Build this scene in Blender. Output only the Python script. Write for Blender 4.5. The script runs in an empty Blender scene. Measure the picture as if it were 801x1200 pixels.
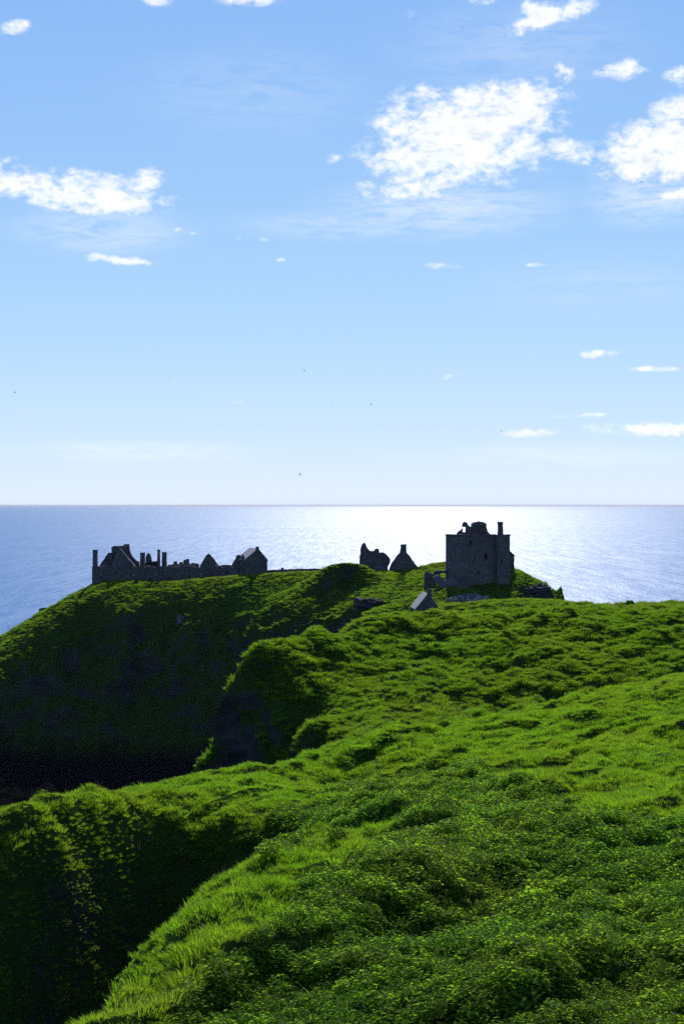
import bpy, bmesh, math, random
import numpy as np
from mathutils import Vector, Matrix, Euler

# ------------------------------------------------------------------ camera, sky, sun, exposure
SC = bpy.context.scene
COL = SC.collection
CAMZ = 60.0                      # camera height above the sea (m)
FPX = 1200 * 50.0 / 36.0         # focal length in photo pixels
HZ = 592.0                       # horizon row in the photo
CX = 400.5

cam_d = bpy.data.cameras.new('camera')
cam = bpy.data.objects.new('camera', cam_d)
COL.objects.link(cam)
cam.location = (0, 0, CAMZ)
cam.rotation_euler = (math.radians(90), 0, 0)
cam_d.sensor_fit = 'VERTICAL'
cam_d.sensor_height = 36.0
cam_d.sensor_width = 24.0
cam_d.lens = 50.0
cam_d.shift_y = -8.0 / 1200
cam_d.clip_start = 0.2
cam_d.clip_end = 1.5e6
SC.camera = cam

SUN_EL = 33.5
SUN_AZ = 3.5                     # degrees to the right of +Y
SKY_STRENGTH = 0.115
SUN_STRENGTH = 4.6

world = bpy.data.worlds.new('World')
SC.world = world
world.use_nodes = True
world.cycles.sampling_method = 'MANUAL'
world.cycles.sample_map_resolution = 512
SC.view_settings.view_transform = 'Standard'
SC.view_settings.look = 'None'
SC.view_settings.exposure = 0.0
SC.view_settings.gamma = 1.0
SC.cycles.max_bounces = 8
SC.cycles.transmission_bounces = 5
SC.cycles.diffuse_bounces = 3
SC.cycles.glossy_bounces = 2
SC.cycles.sample_clamp_indirect = 4.0
SC.cycles.use_denoising = False


def build_world():
    nt = world.node_tree
    N, L = nt.nodes, nt.links
    N.clear()
    out = N.new('ShaderNodeOutputWorld')
    bg = N.new('ShaderNodeBackground')
    L.new(bg.outputs[0], out.inputs[0])
    bg.inputs['Strength'].default_value = SKY_STRENGTH
    sky = N.new('ShaderNodeTexSky')
    sky.sky_type = 'NISHITA'
    sky.sun_disc = False
    sky.sun_elevation = math.radians(SUN_EL)
    sky.sun_rotation = math.radians(SUN_AZ)
    sky.altitude = 0
    sky.air_density = 0.7
    sky.dust_density = 0.0
    sky.ozone_density = 4.0

    def math_(op, a, b=None, clamp=False):
        n = N.new('ShaderNodeMath'); n.operation = op; n.use_clamp = clamp
        for i, v in enumerate((a, b)):
            if v is None: continue
            if isinstance(v, (int, float)): n.inputs[i].default_value = v
            else: L.new(v, n.inputs[i])
        return n.outputs[0]

    def mrange(v, a, b, c=0.0, d=1.0, smooth=True):
        n = N.new('ShaderNodeMapRange')
        n.interpolation_type = 'SMOOTHSTEP' if smooth else 'LINEAR'
        L.new(v, n.inputs['Value'])
        n.inputs['From Min'].default_value = a; n.inputs['From Max'].default_value = b
        n.inputs['To Min'].default_value = c; n.inputs['To Max'].default_value = d
        return n.outputs['Result']

    # direction -> azimuth / elevation in degrees (clouds sit at fixed bearings in the sky)
    tc = N.new('ShaderNodeTexCoord')
    sx = N.new('ShaderNodeSeparateXYZ'); L.new(tc.outputs['Generated'], sx.inputs[0])
    az = math_('MULTIPLY', math_('ARCTAN2', sx.outputs[0], sx.outputs[1]), 57.29578)
    el = math_('MULTIPLY', math_('ARCSINE', sx.outputs[2]), 57.29578)
    cmb = N.new('ShaderNodeCombineXYZ')
    L.new(az, cmb.inputs[0]); L.new(el, cmb.inputs[1])
    P = cmb.outputs[0]

    def noise(scale, detail, rough, sy=1.0, off=(0, 0, 0), dist=0.0):
        mp = N.new('ShaderNodeMapping')
        mp.inputs['Scale'].default_value = (scale, scale * sy, scale)
        mp.inputs['Location'].default_value = off
        L.new(P, mp.inputs['Vector'])
        n = N.new('ShaderNodeTexNoise')
        n.inputs['Scale'].default_value = 1.0
        n.inputs['Detail'].default_value = detail
        n.inputs['Roughness'].default_value = rough
        n.inputs['Distortion'].default_value = dist
        L.new(mp.outputs[0], n.inputs['Vector'])
        return n.outputs[0]

    fine = noise(0.85, 7, 0.54, 1.6, (3.1, 1.7, 0), 0.35)
    edge = noise(2.8, 5, 0.55, 1.5, (7.7, 2.3, 0), 0.3)
    wisp = noise(0.5, 8, 0.66, 5.0, (1.3, 9.1, 0), 0.6)
    grey = noise(0.7, 4, 0.55, 1.6, (12.0, 4.2, 0), 0.2)

    def px(x, y):
        return (math.degrees(math.atan2((x - CX) / FPX, 1.0)),
                math.degrees(math.atan2((HZ - y) / FPX, 1.0)))

    # cumulus banks: (photo x, y, half width, half height, weight, tilt deg)
    puffs = [(540, 165, 108, 60, 1.0, 0), (500, 192, 90, 44, .9, 0), (612, 130, 62, 40, .9, 0), (560, 118, 60, 26, .85, 0), (480, 150, 50, 40, .8, 0),
             (455, 222, 52, 22, .6, 0), (670, 182, 56, 17, .75, 6), (495, 112, 42, 18, .6, 0),
             (770, 185, 76, 42, 1.0, -12), (812, 160, 66, 40, .9, 0), (760, 213, 56, 16, .7, 0),
             (792, 238, 40, 10, .7, 0),
             (110, 233, 92, 27, .95, 4), (40, 228, 70, 20, .9, 6), (160, 222, 44, 18, .75, -20), (172, 240, 38, 12, .55, -10),
             (-60, 215, 90, 34, .9, 0),
             (138, 308, 46, 7.5, .95, 4), (645, 25, 56, 15, .9, -14), (625, 16, 26, 11, .8, 0), (728, 92, 34, 14, .75, -6),
             (800, 104, 26, 15, .85, 0), (14, 47, 22, 9, .85, -14), (188, 3, 32, 9, .75, 0), (290, 2, 46, 8, .8, 0),
             (565, 2, 26, 7, .7, 0), (660, 92, 22, 15, .5, 30), (390, 186, 18, 8, .5, 0), (475, 18, 18, 8, .4, 0),
             (216, 273, 26, 6, .6, 3), (297, 280, 26, 5, .5, 3), (336, 305, 18, 3.5, .7, 2), (520, 313, 42, 6, .5, 3),
             (634, 313, 22, 4, .65, 0), (700, 418, 27, 5.5, .95, -2), (763, 436, 34, 4.2, .95, 1), (626, 420, 15, 4, .45, 0),
             (528, 442, 24, 3.6, .6, -3), (680, 488, 42, 4, .55, -2), (620, 508, 48, 7, .65, -3), (764, 505, 88, 10, .8, 0),
             (276, 471, 14, 3, .35, 0), (180, 528, 90, 6, .4, 0), (780, 375, 18, 3, .35, 0)]
    acc = None
    for (x, y, hw, hh, w, tilt) in puffs:
        a0, e0 = px(x, y)
        s = 57.29578 / FPX
        mp = N.new('ShaderNodeMapping'); mp.vector_type = 'TEXTURE'
        mp.inputs['Location'].default_value = (a0, e0, 0)
        mp.inputs['Rotation'].default_value = (0, 0, math.radians(-tilt))
        mp.inputs['Scale'].default_value = (hw * s, hh * s, 1)
        L.new(P, mp.inputs['Vector'])
        g = N.new('ShaderNodeTexGradient'); g.gradient_type = 'QUADRATIC_SPHERE'
        # widen the quadratic sphere so the ellipse is well filled
        ln = N.new('ShaderNodeVectorMath'); ln.operation = 'LENGTH'
        L.new(mp.outputs[0], ln.inputs[0])
        N.remove(g)
        m = mrange(ln.outputs['Value'], 1.45, 0.1, 0.0, w * (0.82 if hh < 9 else 1.0))
        acc = m if acc is None else math_('MAXIMUM', acc, m)
    # outside the frame the same sort of scattered cloud goes on
    far = noise(0.075, 3, 0.5, 1.6, (40.0, 11.0, 5.0))
    scatter = mrange(far, 0.56, 0.72, 0.0, 0.85)
    # the photographed stretch of sky has only the clouds listed above
    inx = mrange(math_('ABSOLUTE', az), 14.0, 19.0, 0.0, 1.0)
    iny = mrange(el, 20.0, 25.0, 0.0, 1.0)
    scatter = math_('MULTIPLY', scatter, math_('MAXIMUM', inx, iny))
    scatter = math_('MULTIPLY', scatter, mrange(el, 4.0, 10.0, 0.0, 1.0))
    acc = math_('MAXIMUM', acc, scatter)

    det = math_('ADD', math_('MULTIPLY', math_('SUBTRACT', fine, 0.5), 1.85),
                math_('MULTIPLY', math_('SUBTRACT', edge, 0.5), 1.05))
    dens = math_('ADD', acc, det)
    cov = math_('MULTIPLY', mrange(dens, 0.16, 1.08), mrange(acc, 0.05, 0.42))
    # thin veils under the cumulus banks and high wisps
    veil_sum = None
    for (x, y, hw, hh, w) in [(520, 245, 150, 36, .42), (120, 275, 110, 30, .36), (765, 240, 80, 34, .5), (600, 60, 160, 60, .16),
                              (400, 265, 140, 18, .3), (700, 340, 160, 40, .12), (300, 110, 160, 60, .12), (160, 530, 150, 14, .35),
                              (660, 535, 200, 16, .25)]:
        a0, e0 = px(x, y); s = 57.29578 / FPX
        mp = N.new('ShaderNodeMapping'); mp.vector_type = 'TEXTURE'
        mp.inputs['Location'].default_value = (a0, e0, 0)
        mp.inputs['Scale'].default_value = (hw * s, hh * s, 1)
        L.new(P, mp.inputs['Vector'])
        ln = N.new('ShaderNodeVectorMath'); ln.operation = 'LENGTH'
        L.new(mp.outputs[0], ln.inputs[0])
        m = mrange(ln.outputs['Value'], 1.3, 0.0, 0.0, w)
        veil_sum = m if veil_sum is None else math_('MAXIMUM', veil_sum, m)
    veil = math_('MULTIPLY', veil_sum, mrange(wisp, 0.3, 0.62))
    cov = math_('MAXIMUM', cov, veil)

    inv = 1.0 / SKY_STRENGTH
    ccol = N.new('ShaderNodeMix'); ccol.data_type = 'RGBA'
    thick = math_('MULTIPLY', mrange(grey, 0.40, 0.62), mrange(dens, 0.75, 1.35))
    L.new(thick, ccol.inputs['Factor'])
    ccol.inputs['A'].default_value = (1.08 * inv, 1.09 * inv, 1.1 * inv, 1)
    ccol.inputs['B'].default_value = (0.70 * inv, 0.81 * inv, 0.97 * inv, 1)
    # soft shoulder over the whole sky so that the bright air near the horizon keeps its colour
    sc_ = N.new('ShaderNodeSeparateColor'); L.new(sky.outputs[0], sc_.inputs[0])
    cc = N.new('ShaderNodeCombineColor')
    for ch, (k, m) in enumerate(SKY_SHOULDER):
        x = sc_.outputs[ch]
        L.new(math_('DIVIDE', math_('MULTIPLY', x, k), math_('ADD', math_('MULTIPLY', x, m * SKY_STRENGTH), 1.0)), cc.inputs[ch])
    mix = N.new('ShaderNodeMix'); mix.data_type = 'RGBA'
    L.new(cov, mix.inputs['Factor'])
    L.new(cc.outputs[0], mix.inputs['A'])
    L.new(ccol.outputs['Result'], mix.inputs['B'])
    L.new(mix.outputs['Result'], bg.inputs['Color'])


SKY_SHOULDER = ((1.85, 1.5), (2.42, 1.98), (7.2, 6.3))
build_world()

sun_d = bpy.data.lights.new('sun', 'SUN')
sun_d.energy = SUN_STRENGTH
sun_d.angle = math.radians(0.53)
sun_d.color = (1.0, 0.95, 0.87)
sun = bpy.data.objects.new('sun', sun_d)
COL.objects.link(sun)
_a, _e = math.radians(SUN_AZ), math.radians(SUN_EL)
SUNDIR = Vector((math.sin(_a) * math.cos(_e), math.cos(_a) * math.cos(_e), math.sin(_e)))
sun.rotation_euler = SUNDIR.to_track_quat('Z', 'Y').to_euler()

# ------------------------------------------------------------------ helpers
rng = np.random.default_rng(7)
random.seed(7)


def tag(o, label=None, cat=None, group=None, kind=None):
    if label: o['label'] = label
    if cat: o['category'] = cat
    if group: o['group'] = group
    if kind: o['kind'] = kind
    return o


def at(px, py, d):
    """world point that photo pixel (px, py) shows at distance d from the camera plane"""
    return ((px - CX) / FPX * d, d, CAMZ - (py - HZ) / FPX * d)


def _hash(ix, iy, seed):
    h = (ix.astype(np.int64) * 374761393 + iy.astype(np.int64) * 668265263 + seed * 974711) & 0x7fffffff
    h = ((h ^ (h >> 13)) * 1274126177) & 0x7fffffff
    return (h ^ (h >> 16)) & 0x7fffffff


def perlin(x, y, seed=0):
    x0 = np.floor(x); y0 = np.floor(y)
    fx = x - x0; fy = y - y0
    ix = x0.astype(np.int64); iy = y0.astype(np.int64)
    u = fx * fx * fx * (fx * (fx * 6 - 15) + 10)
    v = fy * fy * fy * (fy * (fy * 6 - 15) + 10)

    def g(i, j, dx, dy):
        a = _hash(i, j, seed) * (2 * math.pi / 0x7fffffff)
        return np.cos(a) * dx + np.sin(a) * dy
    n00 = g(ix, iy, fx, fy); n10 = g(ix + 1, iy, fx - 1, fy)
    n01 = g(ix, iy + 1, fx, fy - 1); n11 = g(ix + 1, iy + 1, fx - 1, fy - 1)
    return ((n00 * (1 - u) + n10 * u) * (1 - v) + (n01 * (1 - u) + n11 * u) * v) * 1.5


def fbm(x, y, octv=4, seed=0, gain=0.5):
    s = np.zeros_like(x, dtype=float); a = 1.0; f = 1.0
    for o in range(octv):
        s += a * perlin(x * f + 17.3 * o, y * f - 9.1 * o, seed + o)
        a *= gain; f *= 2.03
    return s


# ------------------------------------------------------------------ terrain control points
# (photo x, photo y, distance) where the ground is seen
SEEN_FG = [
    (0, 1000, 51), (0, 1070, 55), (60, 955, 53), (60, 1020, 58), (120, 935, 58), (120, 970, 62), (200, 940, 64), (200, 925, 59), (240, 920, 61), (-40, 1060, 50), (280, 911, 65),
(340, 900, 70), (340, 930, 60), (340, 955, 52),
    (400, 900, 74), (400, 926, 62), (400, 945, 52.5), (400, 1000, 37.5), (400, 1068, 29.6), (400, 1112, 28.2), (400, 1195, 23.3), (400, 1260, 20.5),
    (75, 1195, 24), (150, 1112, 29), (195, 1070, 32), (240, 1035, 35), (280, 1009, 38.5), (330, 985, 43),
    (200, 1195, 23.7), (230, 1110, 27.5), (290, 1195, 23.6), (290, 1165, 25.2), (290, 1125, 26.3), (300, 1060, 32), (20, 1260, 20.5), (100, 1300, 19), (220, 1260, 20.8),
    (500, 1195, 22.8), (500, 1110, 27.4), (500, 1065, 30.2), (500, 1030, 31.5), (500, 950, 45.5), (500, 908, 60), (500, 872, 76), (500, 1270, 20),
    (640, 1195, 22), (640, 1100, 27), (640, 1040, 32), (640, 1015, 33.2), (640, 950, 45), (640, 880, 62), (640, 830, 81), (640, 1270, 19.3),
    (720, 930, 47), (720, 860, 64), (720, 818, 83), (801, 1195, 21.4), (801, 1100, 26), (801, 1000, 34), (801, 930, 43), (801, 860, 57), (801, 791, 79),
    (560, 856, 78), (900, 1195, 21), (900, 1000, 33), (900, 900, 46), (900, 800, 68), (1000, 780, 72), (1000, 1100, 26), (1100, 950, 40),
]
SEEN_MID = [
    # crest of the middle hill
    (252, 818, 121), (262, 776, 122.5), (272, 756, 123.5), (290, 730, 124.5), (320, 728, 126.5), (360, 728, 132), (430, 713, 140), (500, 713, 145),
    (560, 719, 148), (640, 714, 147), (690, 711, 147), (801, 705, 147), (900, 706, 147), (1000, 704, 150), (1150, 712, 150),
    (244, 852, 119.5), (242, 886, 118),
    # shaded west face
    (275, 850, 119.5), (290, 880, 116.5), (290, 820, 121), (300, 790, 122.8), (330, 800, 121.8), (340, 840, 118.5), (380, 790, 124.5), (350, 765, 126.5), (400, 750, 132), (400, 785, 126), (430, 770, 130),
    (460, 765, 133),
    # first spur
    (312, 884, 106), (330, 862, 110), (350, 846, 113), (400, 821, 119), (450, 800, 122), (500, 778, 127), (560, 755, 135),
    (340, 880, 103), (400, 850, 110), (450, 830, 114), (500, 808, 121), (560, 785, 128), (400, 866, 105), (440, 850, 107),
    # second spur
    (418, 868, 90), (450, 872, 94), (500, 860, 99), (560, 838, 104), (620, 816, 106),
    (470, 880, 88), (540, 862, 92), (600, 840, 97),
    (640, 790, 126), (640, 760, 132), (640, 730, 140), (720, 785, 126), (720, 760, 132), (720, 730, 140), (801, 778, 124), (801, 755, 131), (801, 728, 139),
    (900, 770, 124), (900, 735, 138), (560, 735, 142), (500, 750, 138),
]
SEEN_HEAD = [
    # western plateau rim with the long range
    (108, 686, 348), (150, 685.5, 347), (200, 683, 347), (240, 679, 347), (262, 677, 347), (290, 674.5, 347), (313, 673, 347), (345, 670, 347), (380, 668, 345),
    (108, 684, 356), (200, 681, 357), (262, 675.5, 357), (313, 673, 357), (380, 670, 356), (108, 688, 372), (200, 684, 374), (313, 675, 374), (380, 673, 374),
    (80, 702, 352), (50, 721, 352), (20, 738, 350), (0, 746, 349), (-40, 775, 345), (-90, 815, 340), (-150, 880, 335), (-240, 935, 330),
    (80, 706, 342), (50, 730, 338), (20, 752, 334), (0, 775, 328), (0, 830, 318), (0, 880, 311), (0, 908, 309), (-60, 860, 322), (-60, 912, 312),
    (108, 700, 340), (150, 702, 339.5), (200, 702, 339), (240, 700, 339), (262, 696, 339), (313, 692, 339), (345, 690, 338), (160, 693, 342.5), (200, 690, 343), (240, 687, 343), (290, 683, 343), (330, 679, 343),
    (60, 760, 329), (60, 830, 319), (60, 900, 309), (120, 730, 333), (120, 800, 323), (120, 870, 313), (120, 912, 306),
    (200, 740, 331.5), (200, 800, 322), (200, 870, 312), (200, 912, 305), (260, 735, 331), (260, 800, 320), (260, 870, 310), (260, 912, 303),
    (310, 740, 318), (310, 800, 307), (310, 880, 297), (350, 780, 300), (350, 860, 290), (400, 790, 290), (400, 880, 280),
    # hummock, rib and gully
    (340, 728, 296), (357, 715.5, 296), (372, 720, 296), (357, 735, 289), (345, 705, 320), (380, 697, 322), (400, 708, 312), (420, 723, 302), (395, 730, 292),
    # shaded mound beside the low wall
    (382, 667, 326), (388, 663, 326), (396, 660, 326), (408, 658.5, 326), (420, 660.5, 326), (426, 667, 326), (400, 678, 323.4), (408, 690, 321), (424, 684, 322.5), (386, 675, 324.5), (392, 684, 322),
    (405, 664, 340), (440, 671, 330), (460, 670.5, 330), (490, 671, 330), (440, 686, 318), (465, 684, 318), (440, 674, 345), (480, 674, 345), (460, 676, 360),
    (490, 690, 308), (465, 705, 302), (432, 700, 308), (432, 716, 301), (432, 728, 290), (480, 722, 285), (470, 715, 290),
    # gatehouse ground, keep platform
    (500, 716, 276), (515, 706, 283), (530, 705, 287), (500, 692, 300), (515, 690, 296), (505, 672, 318), (525, 674, 312), (500, 660, 335), (515, 657.5, 335), (535, 657, 335),
    (545, 683, 303), (580, 688, 300), (595, 690, 300), (545, 680, 315), (580, 678, 318), (600, 668, 312), (612, 667, 312), (622, 671, 311), (632, 679, 309), (641, 691, 306),
    (646, 702, 304), (655, 730, 300), (670, 780, 298), (620, 690, 303), (610, 702, 298), (575, 703, 290), (550, 706, 285),
    (600, 664, 340), (620, 672, 340), (645, 690, 340), (670, 730, 330), (560, 657, 345),
    # grassy bank in front of the keep
    (515, 711, 250), (540, 705, 250), (580, 702.5, 250), (640, 703, 248), (680, 706, 246), (710, 716, 244), (600, 715, 238), (660, 720, 236), (540, 722, 240), (490, 735, 246),
]
# ground the photo does not show: (x, y, z relative to the camera)
HIDDEN = [
    (0, 0, -1.75), (-12, 0, -3.0), (12, 0, -1.2), (0, 8, -4.2), (-10, 9, -6.0), (10, 9, -3.4), (0, -12, 0.5), (-30, -10, -6), (30, -10, 1.0), (30, 10, -2.5), (40, 30, -4.5), (45, 60, -7),
    (0, 14, -6.2), (-6, 15, -7.0), (6, 15, -5.6), (-25, 8, -12),
    # gully between the two near ridges
    (-5.6, 30, -15.2), (-7.4, 33, -18.5), (-4.6, 38, -14.8), (-3.2, 42.5, -13.0), (-9.4, 27, -19), (-14, 24, -22), (-2.0, 46.5, -11.6), (-22, 22, -27), (-9.6, 36, -20.5), (-6.5, 41, -17.2),
    (-22, 45, -20), (-22, 36, -26), (-30, 40, -32), (-26, 60, -30), (-40, 50, -48), (-45, 20, -40), (-60, 0, -50), (-60, 40, -62), (-60, 80, -64),
    # back of the near ridge, down to the cove
    (-13, 58, -24), (-11, 66, -32), (-16, 75, -50), (-8, 76, -32), (-6, 85, -44), (-12, 100, -60), (-30, 80, -62), (-4.5, 78, -19), (-2, 84, -20), (0, 84, -17), (3, 86, -16.4),
    (-2, 94, -26), (-4, 104, -36), (-9, 112, -48), (-11, 118, -40), (-16, 112, -60), (-14.5, 122, -48), (-22, 130, -62),
    (8, 88, -15.0), (14, 90, -14.0), (20, 91, -14.2), (26, 92, -14), (34, 92, -13.4), (26, 105, -17), (34, 108, -16.5), (20, 112, -17.6), (13, 115, -17.8), (45, 105, -16),
    (-3.9, 116, -21.5), (-5.4, 110.5, -24), (1.7, 96, -17.2), (6.1, 103, -16.6), (10.2, 108, -15.6),
    (-12, 132, -32), (-8, 138, -26), (-2, 146, -18), (4, 155, -16),
    # back of the middle hill
    (-17, 140, -45), (-13, 150, -38), (-10, 160, -36), (0, 163, -20), (10, 168, -19), (20, 170, -18), (35, 170, -17), (60, 170, -17), (90, 165, -16), (110, 120, -12),
    (0, 185, -36), (14, 192, -33), (30, 195, -28), (50, 195, -24), (80, 195, -24), (-20, 180, -58), (-30, 160, -63), (10, 215, -38), (30, 215, -30), (60, 215, -26), (-10, 215, -55), (-20, 240, -60), (100, 210, -30),
    (-2, 245, -44), (4, 262, -38), (52, 262, -22), (62, 250, -32), (80, 240, -50), (75, 270, -60), (60, 290, -58), (-40, 200, -62), (-85, 235, -64), (-130, 280, -66),
    (-60, 285, -57.8), (-30, 278, -57.4), (-20, 282, -56), (-5, 275, -48), (-85, 290, -58), (-75, 265, -58), (-50, 255, -57.8), (-30, 240, -57.8), (-60, 240, -58.5), (-45, 265, -57.6), (-60, 300, -57.6), (-75, 305, -58), (-95, 280, -59),
    # far side of the headland
    (-82, 395, -38), (-66, 400, -27), (-40, 405, -26), (0, 405, -24), (40, 390, -22), (-100, 380, -52), (-88, 365, -40), (-120, 380, -64), (-90, 440, -62), (-40, 445, -60), (0, 440, -58), (40, 430, -58), (70, 390, -58), (80, 350, -62),
    (-150, 340, -66), (-100, 300, -66), (110, 300, -66), (-160, 440, -66), (110, 440, -66), (0, 480, -68), (-100, 490, -68), (60, 480, -68),
    (130, 60, -5), (130, 0, 0), (130, 170, -18), (130, 230, -45), (-90, 120, -66), (-120, 200, -66), (-100, 40, -64), (-100, -20, -60),
]


# far wall of the gully: rim (photo x, y, distance, depth of the gully as a share of its full 6.6 m)
GULLY_RIM = [(-80, 1010, 44.5, 1), (-30, 970, 45.5, 1), (0, 948, 46.3, 1), (30, 932, 47.3, 1), (60, 914, 48.5, 1), (120, 915, 51.5, 1), (160, 930, 53.5, .95), (200, 950, 54, .8), (240, 962, 53, .6), (280, 970, 51.5, .38)]


def _gully():
    R = np.array(GULLY_RIM, float); out = []
    for px in np.arange(-80, 281, 15):
        y, d, k = (np.interp(px, R[:, 0], R[:, c]) for c in (1, 2, 3))
        rib = 1.2 * math.exp(-((px - 75) / 26.0) ** 2)      # a grassy rib comes down the wall here
        x, _, z = at(px, y, d); z -= CAMZ
        for dd, dz in ((0, 0), (1.0, 0.35), (2.0, 1.5), (3.2, 3.2), (4.5, 5.0), (5.8, 6.9)) + (((7.8, 9.4), (10.0, 12.0)) if px < 130 else ()):
            f = d - dd * k - rib * min(1.0, dd / 3.0)
            out.append((x * f / d - 0.12 * dd * (rib > 0.2), f, z - dz * k))
    return out


def _ctrl():
    pts = _gully()
    for L in (SEEN_FG, SEEN_MID, SEEN_HEAD):
        for (px, py, d) in L:
            x, y, z = at(px, py, d); pts.append((x, y, z - CAMZ))
    pts += HIDDEN
    return np.array(pts, float)


CTRL = _ctrl()


def _rbf_fit(P):
    d = np.hypot(P[:, None, 0] - P[None, :, 0], P[:, None, 1] - P[None, :, 1])
    n = len(P)
    A = np.zeros((n + 1, n + 1))
    A[:n, :n] = -np.sqrt(d * d + 0.05)
    A[:n, :n] -= np.eye(n) * 0.02
    A[:n, n] = 1; A[n, :n] = 1
    b = np.concatenate([P[:, 2], [0]])
    return np.linalg.solve(A, b)


_W = _rbf_fit(CTRL)


def base_height(x, y):
    sh = x.shape
    x = x.ravel(); y = y.ravel()
    out = np.empty(len(x))
    for i in range(0, len(x), 20000):
        dx = x[i:i + 20000, None] - CTRL[None, :, 0]; dy = y[i:i + 20000, None] - CTRL[None, :, 1]
        out[i:i + 20000] = -np.sqrt(dx * dx + dy * dy + 0.05) @ _W[:-1] + _W[-1]
    return out.reshape(sh)


def blur(a, s):
    r = int(s * 3) + 1
    k = np.exp(-0.5 * (np.arange(-r, r + 1) / s) ** 2); k /= k.sum()
    p = np.pad(a, ((r, r), (0, 0)), mode='edge')
    a = sum(k[i] * p[i:i + a.shape[0]] for i in range(2 * r + 1))
    p = np.pad(a, ((0, 0), (r, r)), mode='edge')
    return sum(k[i] * p[:, i:i + a.shape[1]] for i in range(2 * r + 1))


class Patch:
    """one rectangular stretch of the ground as a height grid"""
    def __init__(self, name, x0, x1, y0, y1, step, sig, relief, coarse=4):
        self.x0, self.y0, self.step = x0, y0, step
        nx = int((x1 - x0) / step) + 1; ny = int((y1 - y0) / step) + 1
        xs = x0 + np.arange(nx) * step; ys = y0 + np.arange(ny) * step
        X, Y = np.meshgrid(xs, ys)
        z = base_height(X, Y)
        z = blur(z, sig / step)
        gy, gx = np.gradient(z, step)
        slope = np.hypot(gx, gy)
        z = z + relief(X, Y, z, slope)
        self.X, self.Y, self.Z = X, Y, z
        self.nx, self.ny = nx, ny
        gy, gx = np.gradient(z, step)
        self.slope = np.hypot(gx, gy)

    def height(self, x, y):
        fx = np.clip((np.asarray(x, float) - self.x0) / self.step, 0, self.nx - 1.001)
        fy = np.clip((np.asarray(y, float) - self.y0) / self.step, 0, self.ny - 1.001)
        i = fx.astype(int); j = fy.astype(int); u = fx - i; v = fy - j
        Z = self.Z
        return (Z[j, i] * (1 - u) + Z[j, i + 1] * u) * (1 - v) + (Z[j + 1, i] * (1 - u) + Z[j + 1, i + 1] * u) * v

    def slope_at(self, x, y):
        i = np.clip(((np.asarray(x) - self.x0) / self.step).astype(int), 0, self.nx - 1)
        j = np.clip(((np.asarray(y) - self.y0) / self.step).astype(int), 0, self.ny - 1)
        return self.slope[j, i]

    def build(self, name, mat):
        co = np.stack([self.X.ravel(), self.Y.ravel(), self.Z.ravel() + CAMZ], 1)
        idx = np.arange(self.nx * self.ny).reshape(self.ny, self.nx)
        q = np.stack([idx[:-1, :-1].ravel(), idx[:-1, 1:].ravel(), idx[1:, 1:].ravel(), idx[1:, :-1].ravel()], 1)
        me = bpy.data.meshes.new(name)
        me.vertices.add(len(co)); me.vertices.foreach_set('co', co.ravel())
        me.loops.add(q.size); me.loops.foreach_set('vertex_index', q.ravel())
        me.polygons.add(len(q)); me.polygons.foreach_set('loop_start', np.arange(len(q)) * 4)
        me.polygons.foreach_set('loop_total', np.full(len(q), 4))
        me.polygons.foreach_set('use_smooth', np.ones(len(q), bool))
        me.update(); me.validate()
        me.materials.append(mat)
        o = bpy.data.objects.new(name, me); COL.objects.link(o)
        return o


def ss(a, b, x):
    t = np.clip((x - a) / (b - a), 0, 1); return t * t * (3 - 2 * t)


def risers(X, Y, period, seed, sharp=0.24):
    """soil-creep terracettes: gently rising treads with a short steep riser towards the viewer's side"""
    w = 0.75 * Y - 0.66 * X + fbm(X / (period * 1.6), Y / (period * 1.6), 3, seed) * period * 0.9
    t = (w / period) % 1.0
    return np.where(t < sharp, ss(0, sharp, t), 1 - (t - sharp) / (1 - sharp)) * (0.35 + 0.65 * ss(-0.2, 0.5, fbm(X / 5, Y / 5, 2, seed + 3)))


def crease(X, Y, A, B, h):
    """a short bank: the ground steps up beyond the line from A to B, then eases back"""
    ax, ay = A; bx, by = B
    ln = math.hypot(bx - ax, by - ay); tx, ty = (bx - ax) / ln, (by - ay) / ln
    wob = fbm(X / 1.5, Y / 1.5, 3, 401) * 0.45
    t = (X - ax) * tx + (Y - ay) * ty
    n = -(X - ax) * ty + (Y - ay) * tx + wob
    win = ss(-1.2, 0.8, t) * ss(ln + 1.2, ln - 0.8, t)
    return h * ss(-0.35, 0.35, n) * np.exp(-np.clip(n, 0, None) / 2.6) * win


def relief_fg(X, Y, z, s):
    far = ss(15, 45, Y)
    return (crease(X, Y, (-1.75, 25.6), (3.9, 32.4), 0.48) + crease(X, Y, (2.4, 22.4), (5.2, 24.6), 0.5) + crease(X, Y, (0.6, 43), (6.5, 47), 0.4)
            + fbm(X / 6, Y / 6, 3, 3) * 0.28 * (0.5 + 0.5 * far) + fbm(X / 1.7, Y / 1.9, 3, 11) * 0.17 * (0.45 + 0.55 * far) + np.abs(fbm(X / 1.1, Y / 1.1, 2, 31)) * 0.10
            + risers(X, Y, 3.6, 131) * 0.46 * (1 - ss(0.45, 0.9, s)) + ss(0.7, 1.3, s) * fbm(X / 3.0, Y / 3.0, 3, 23) * 0.25 - 0.15)


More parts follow.
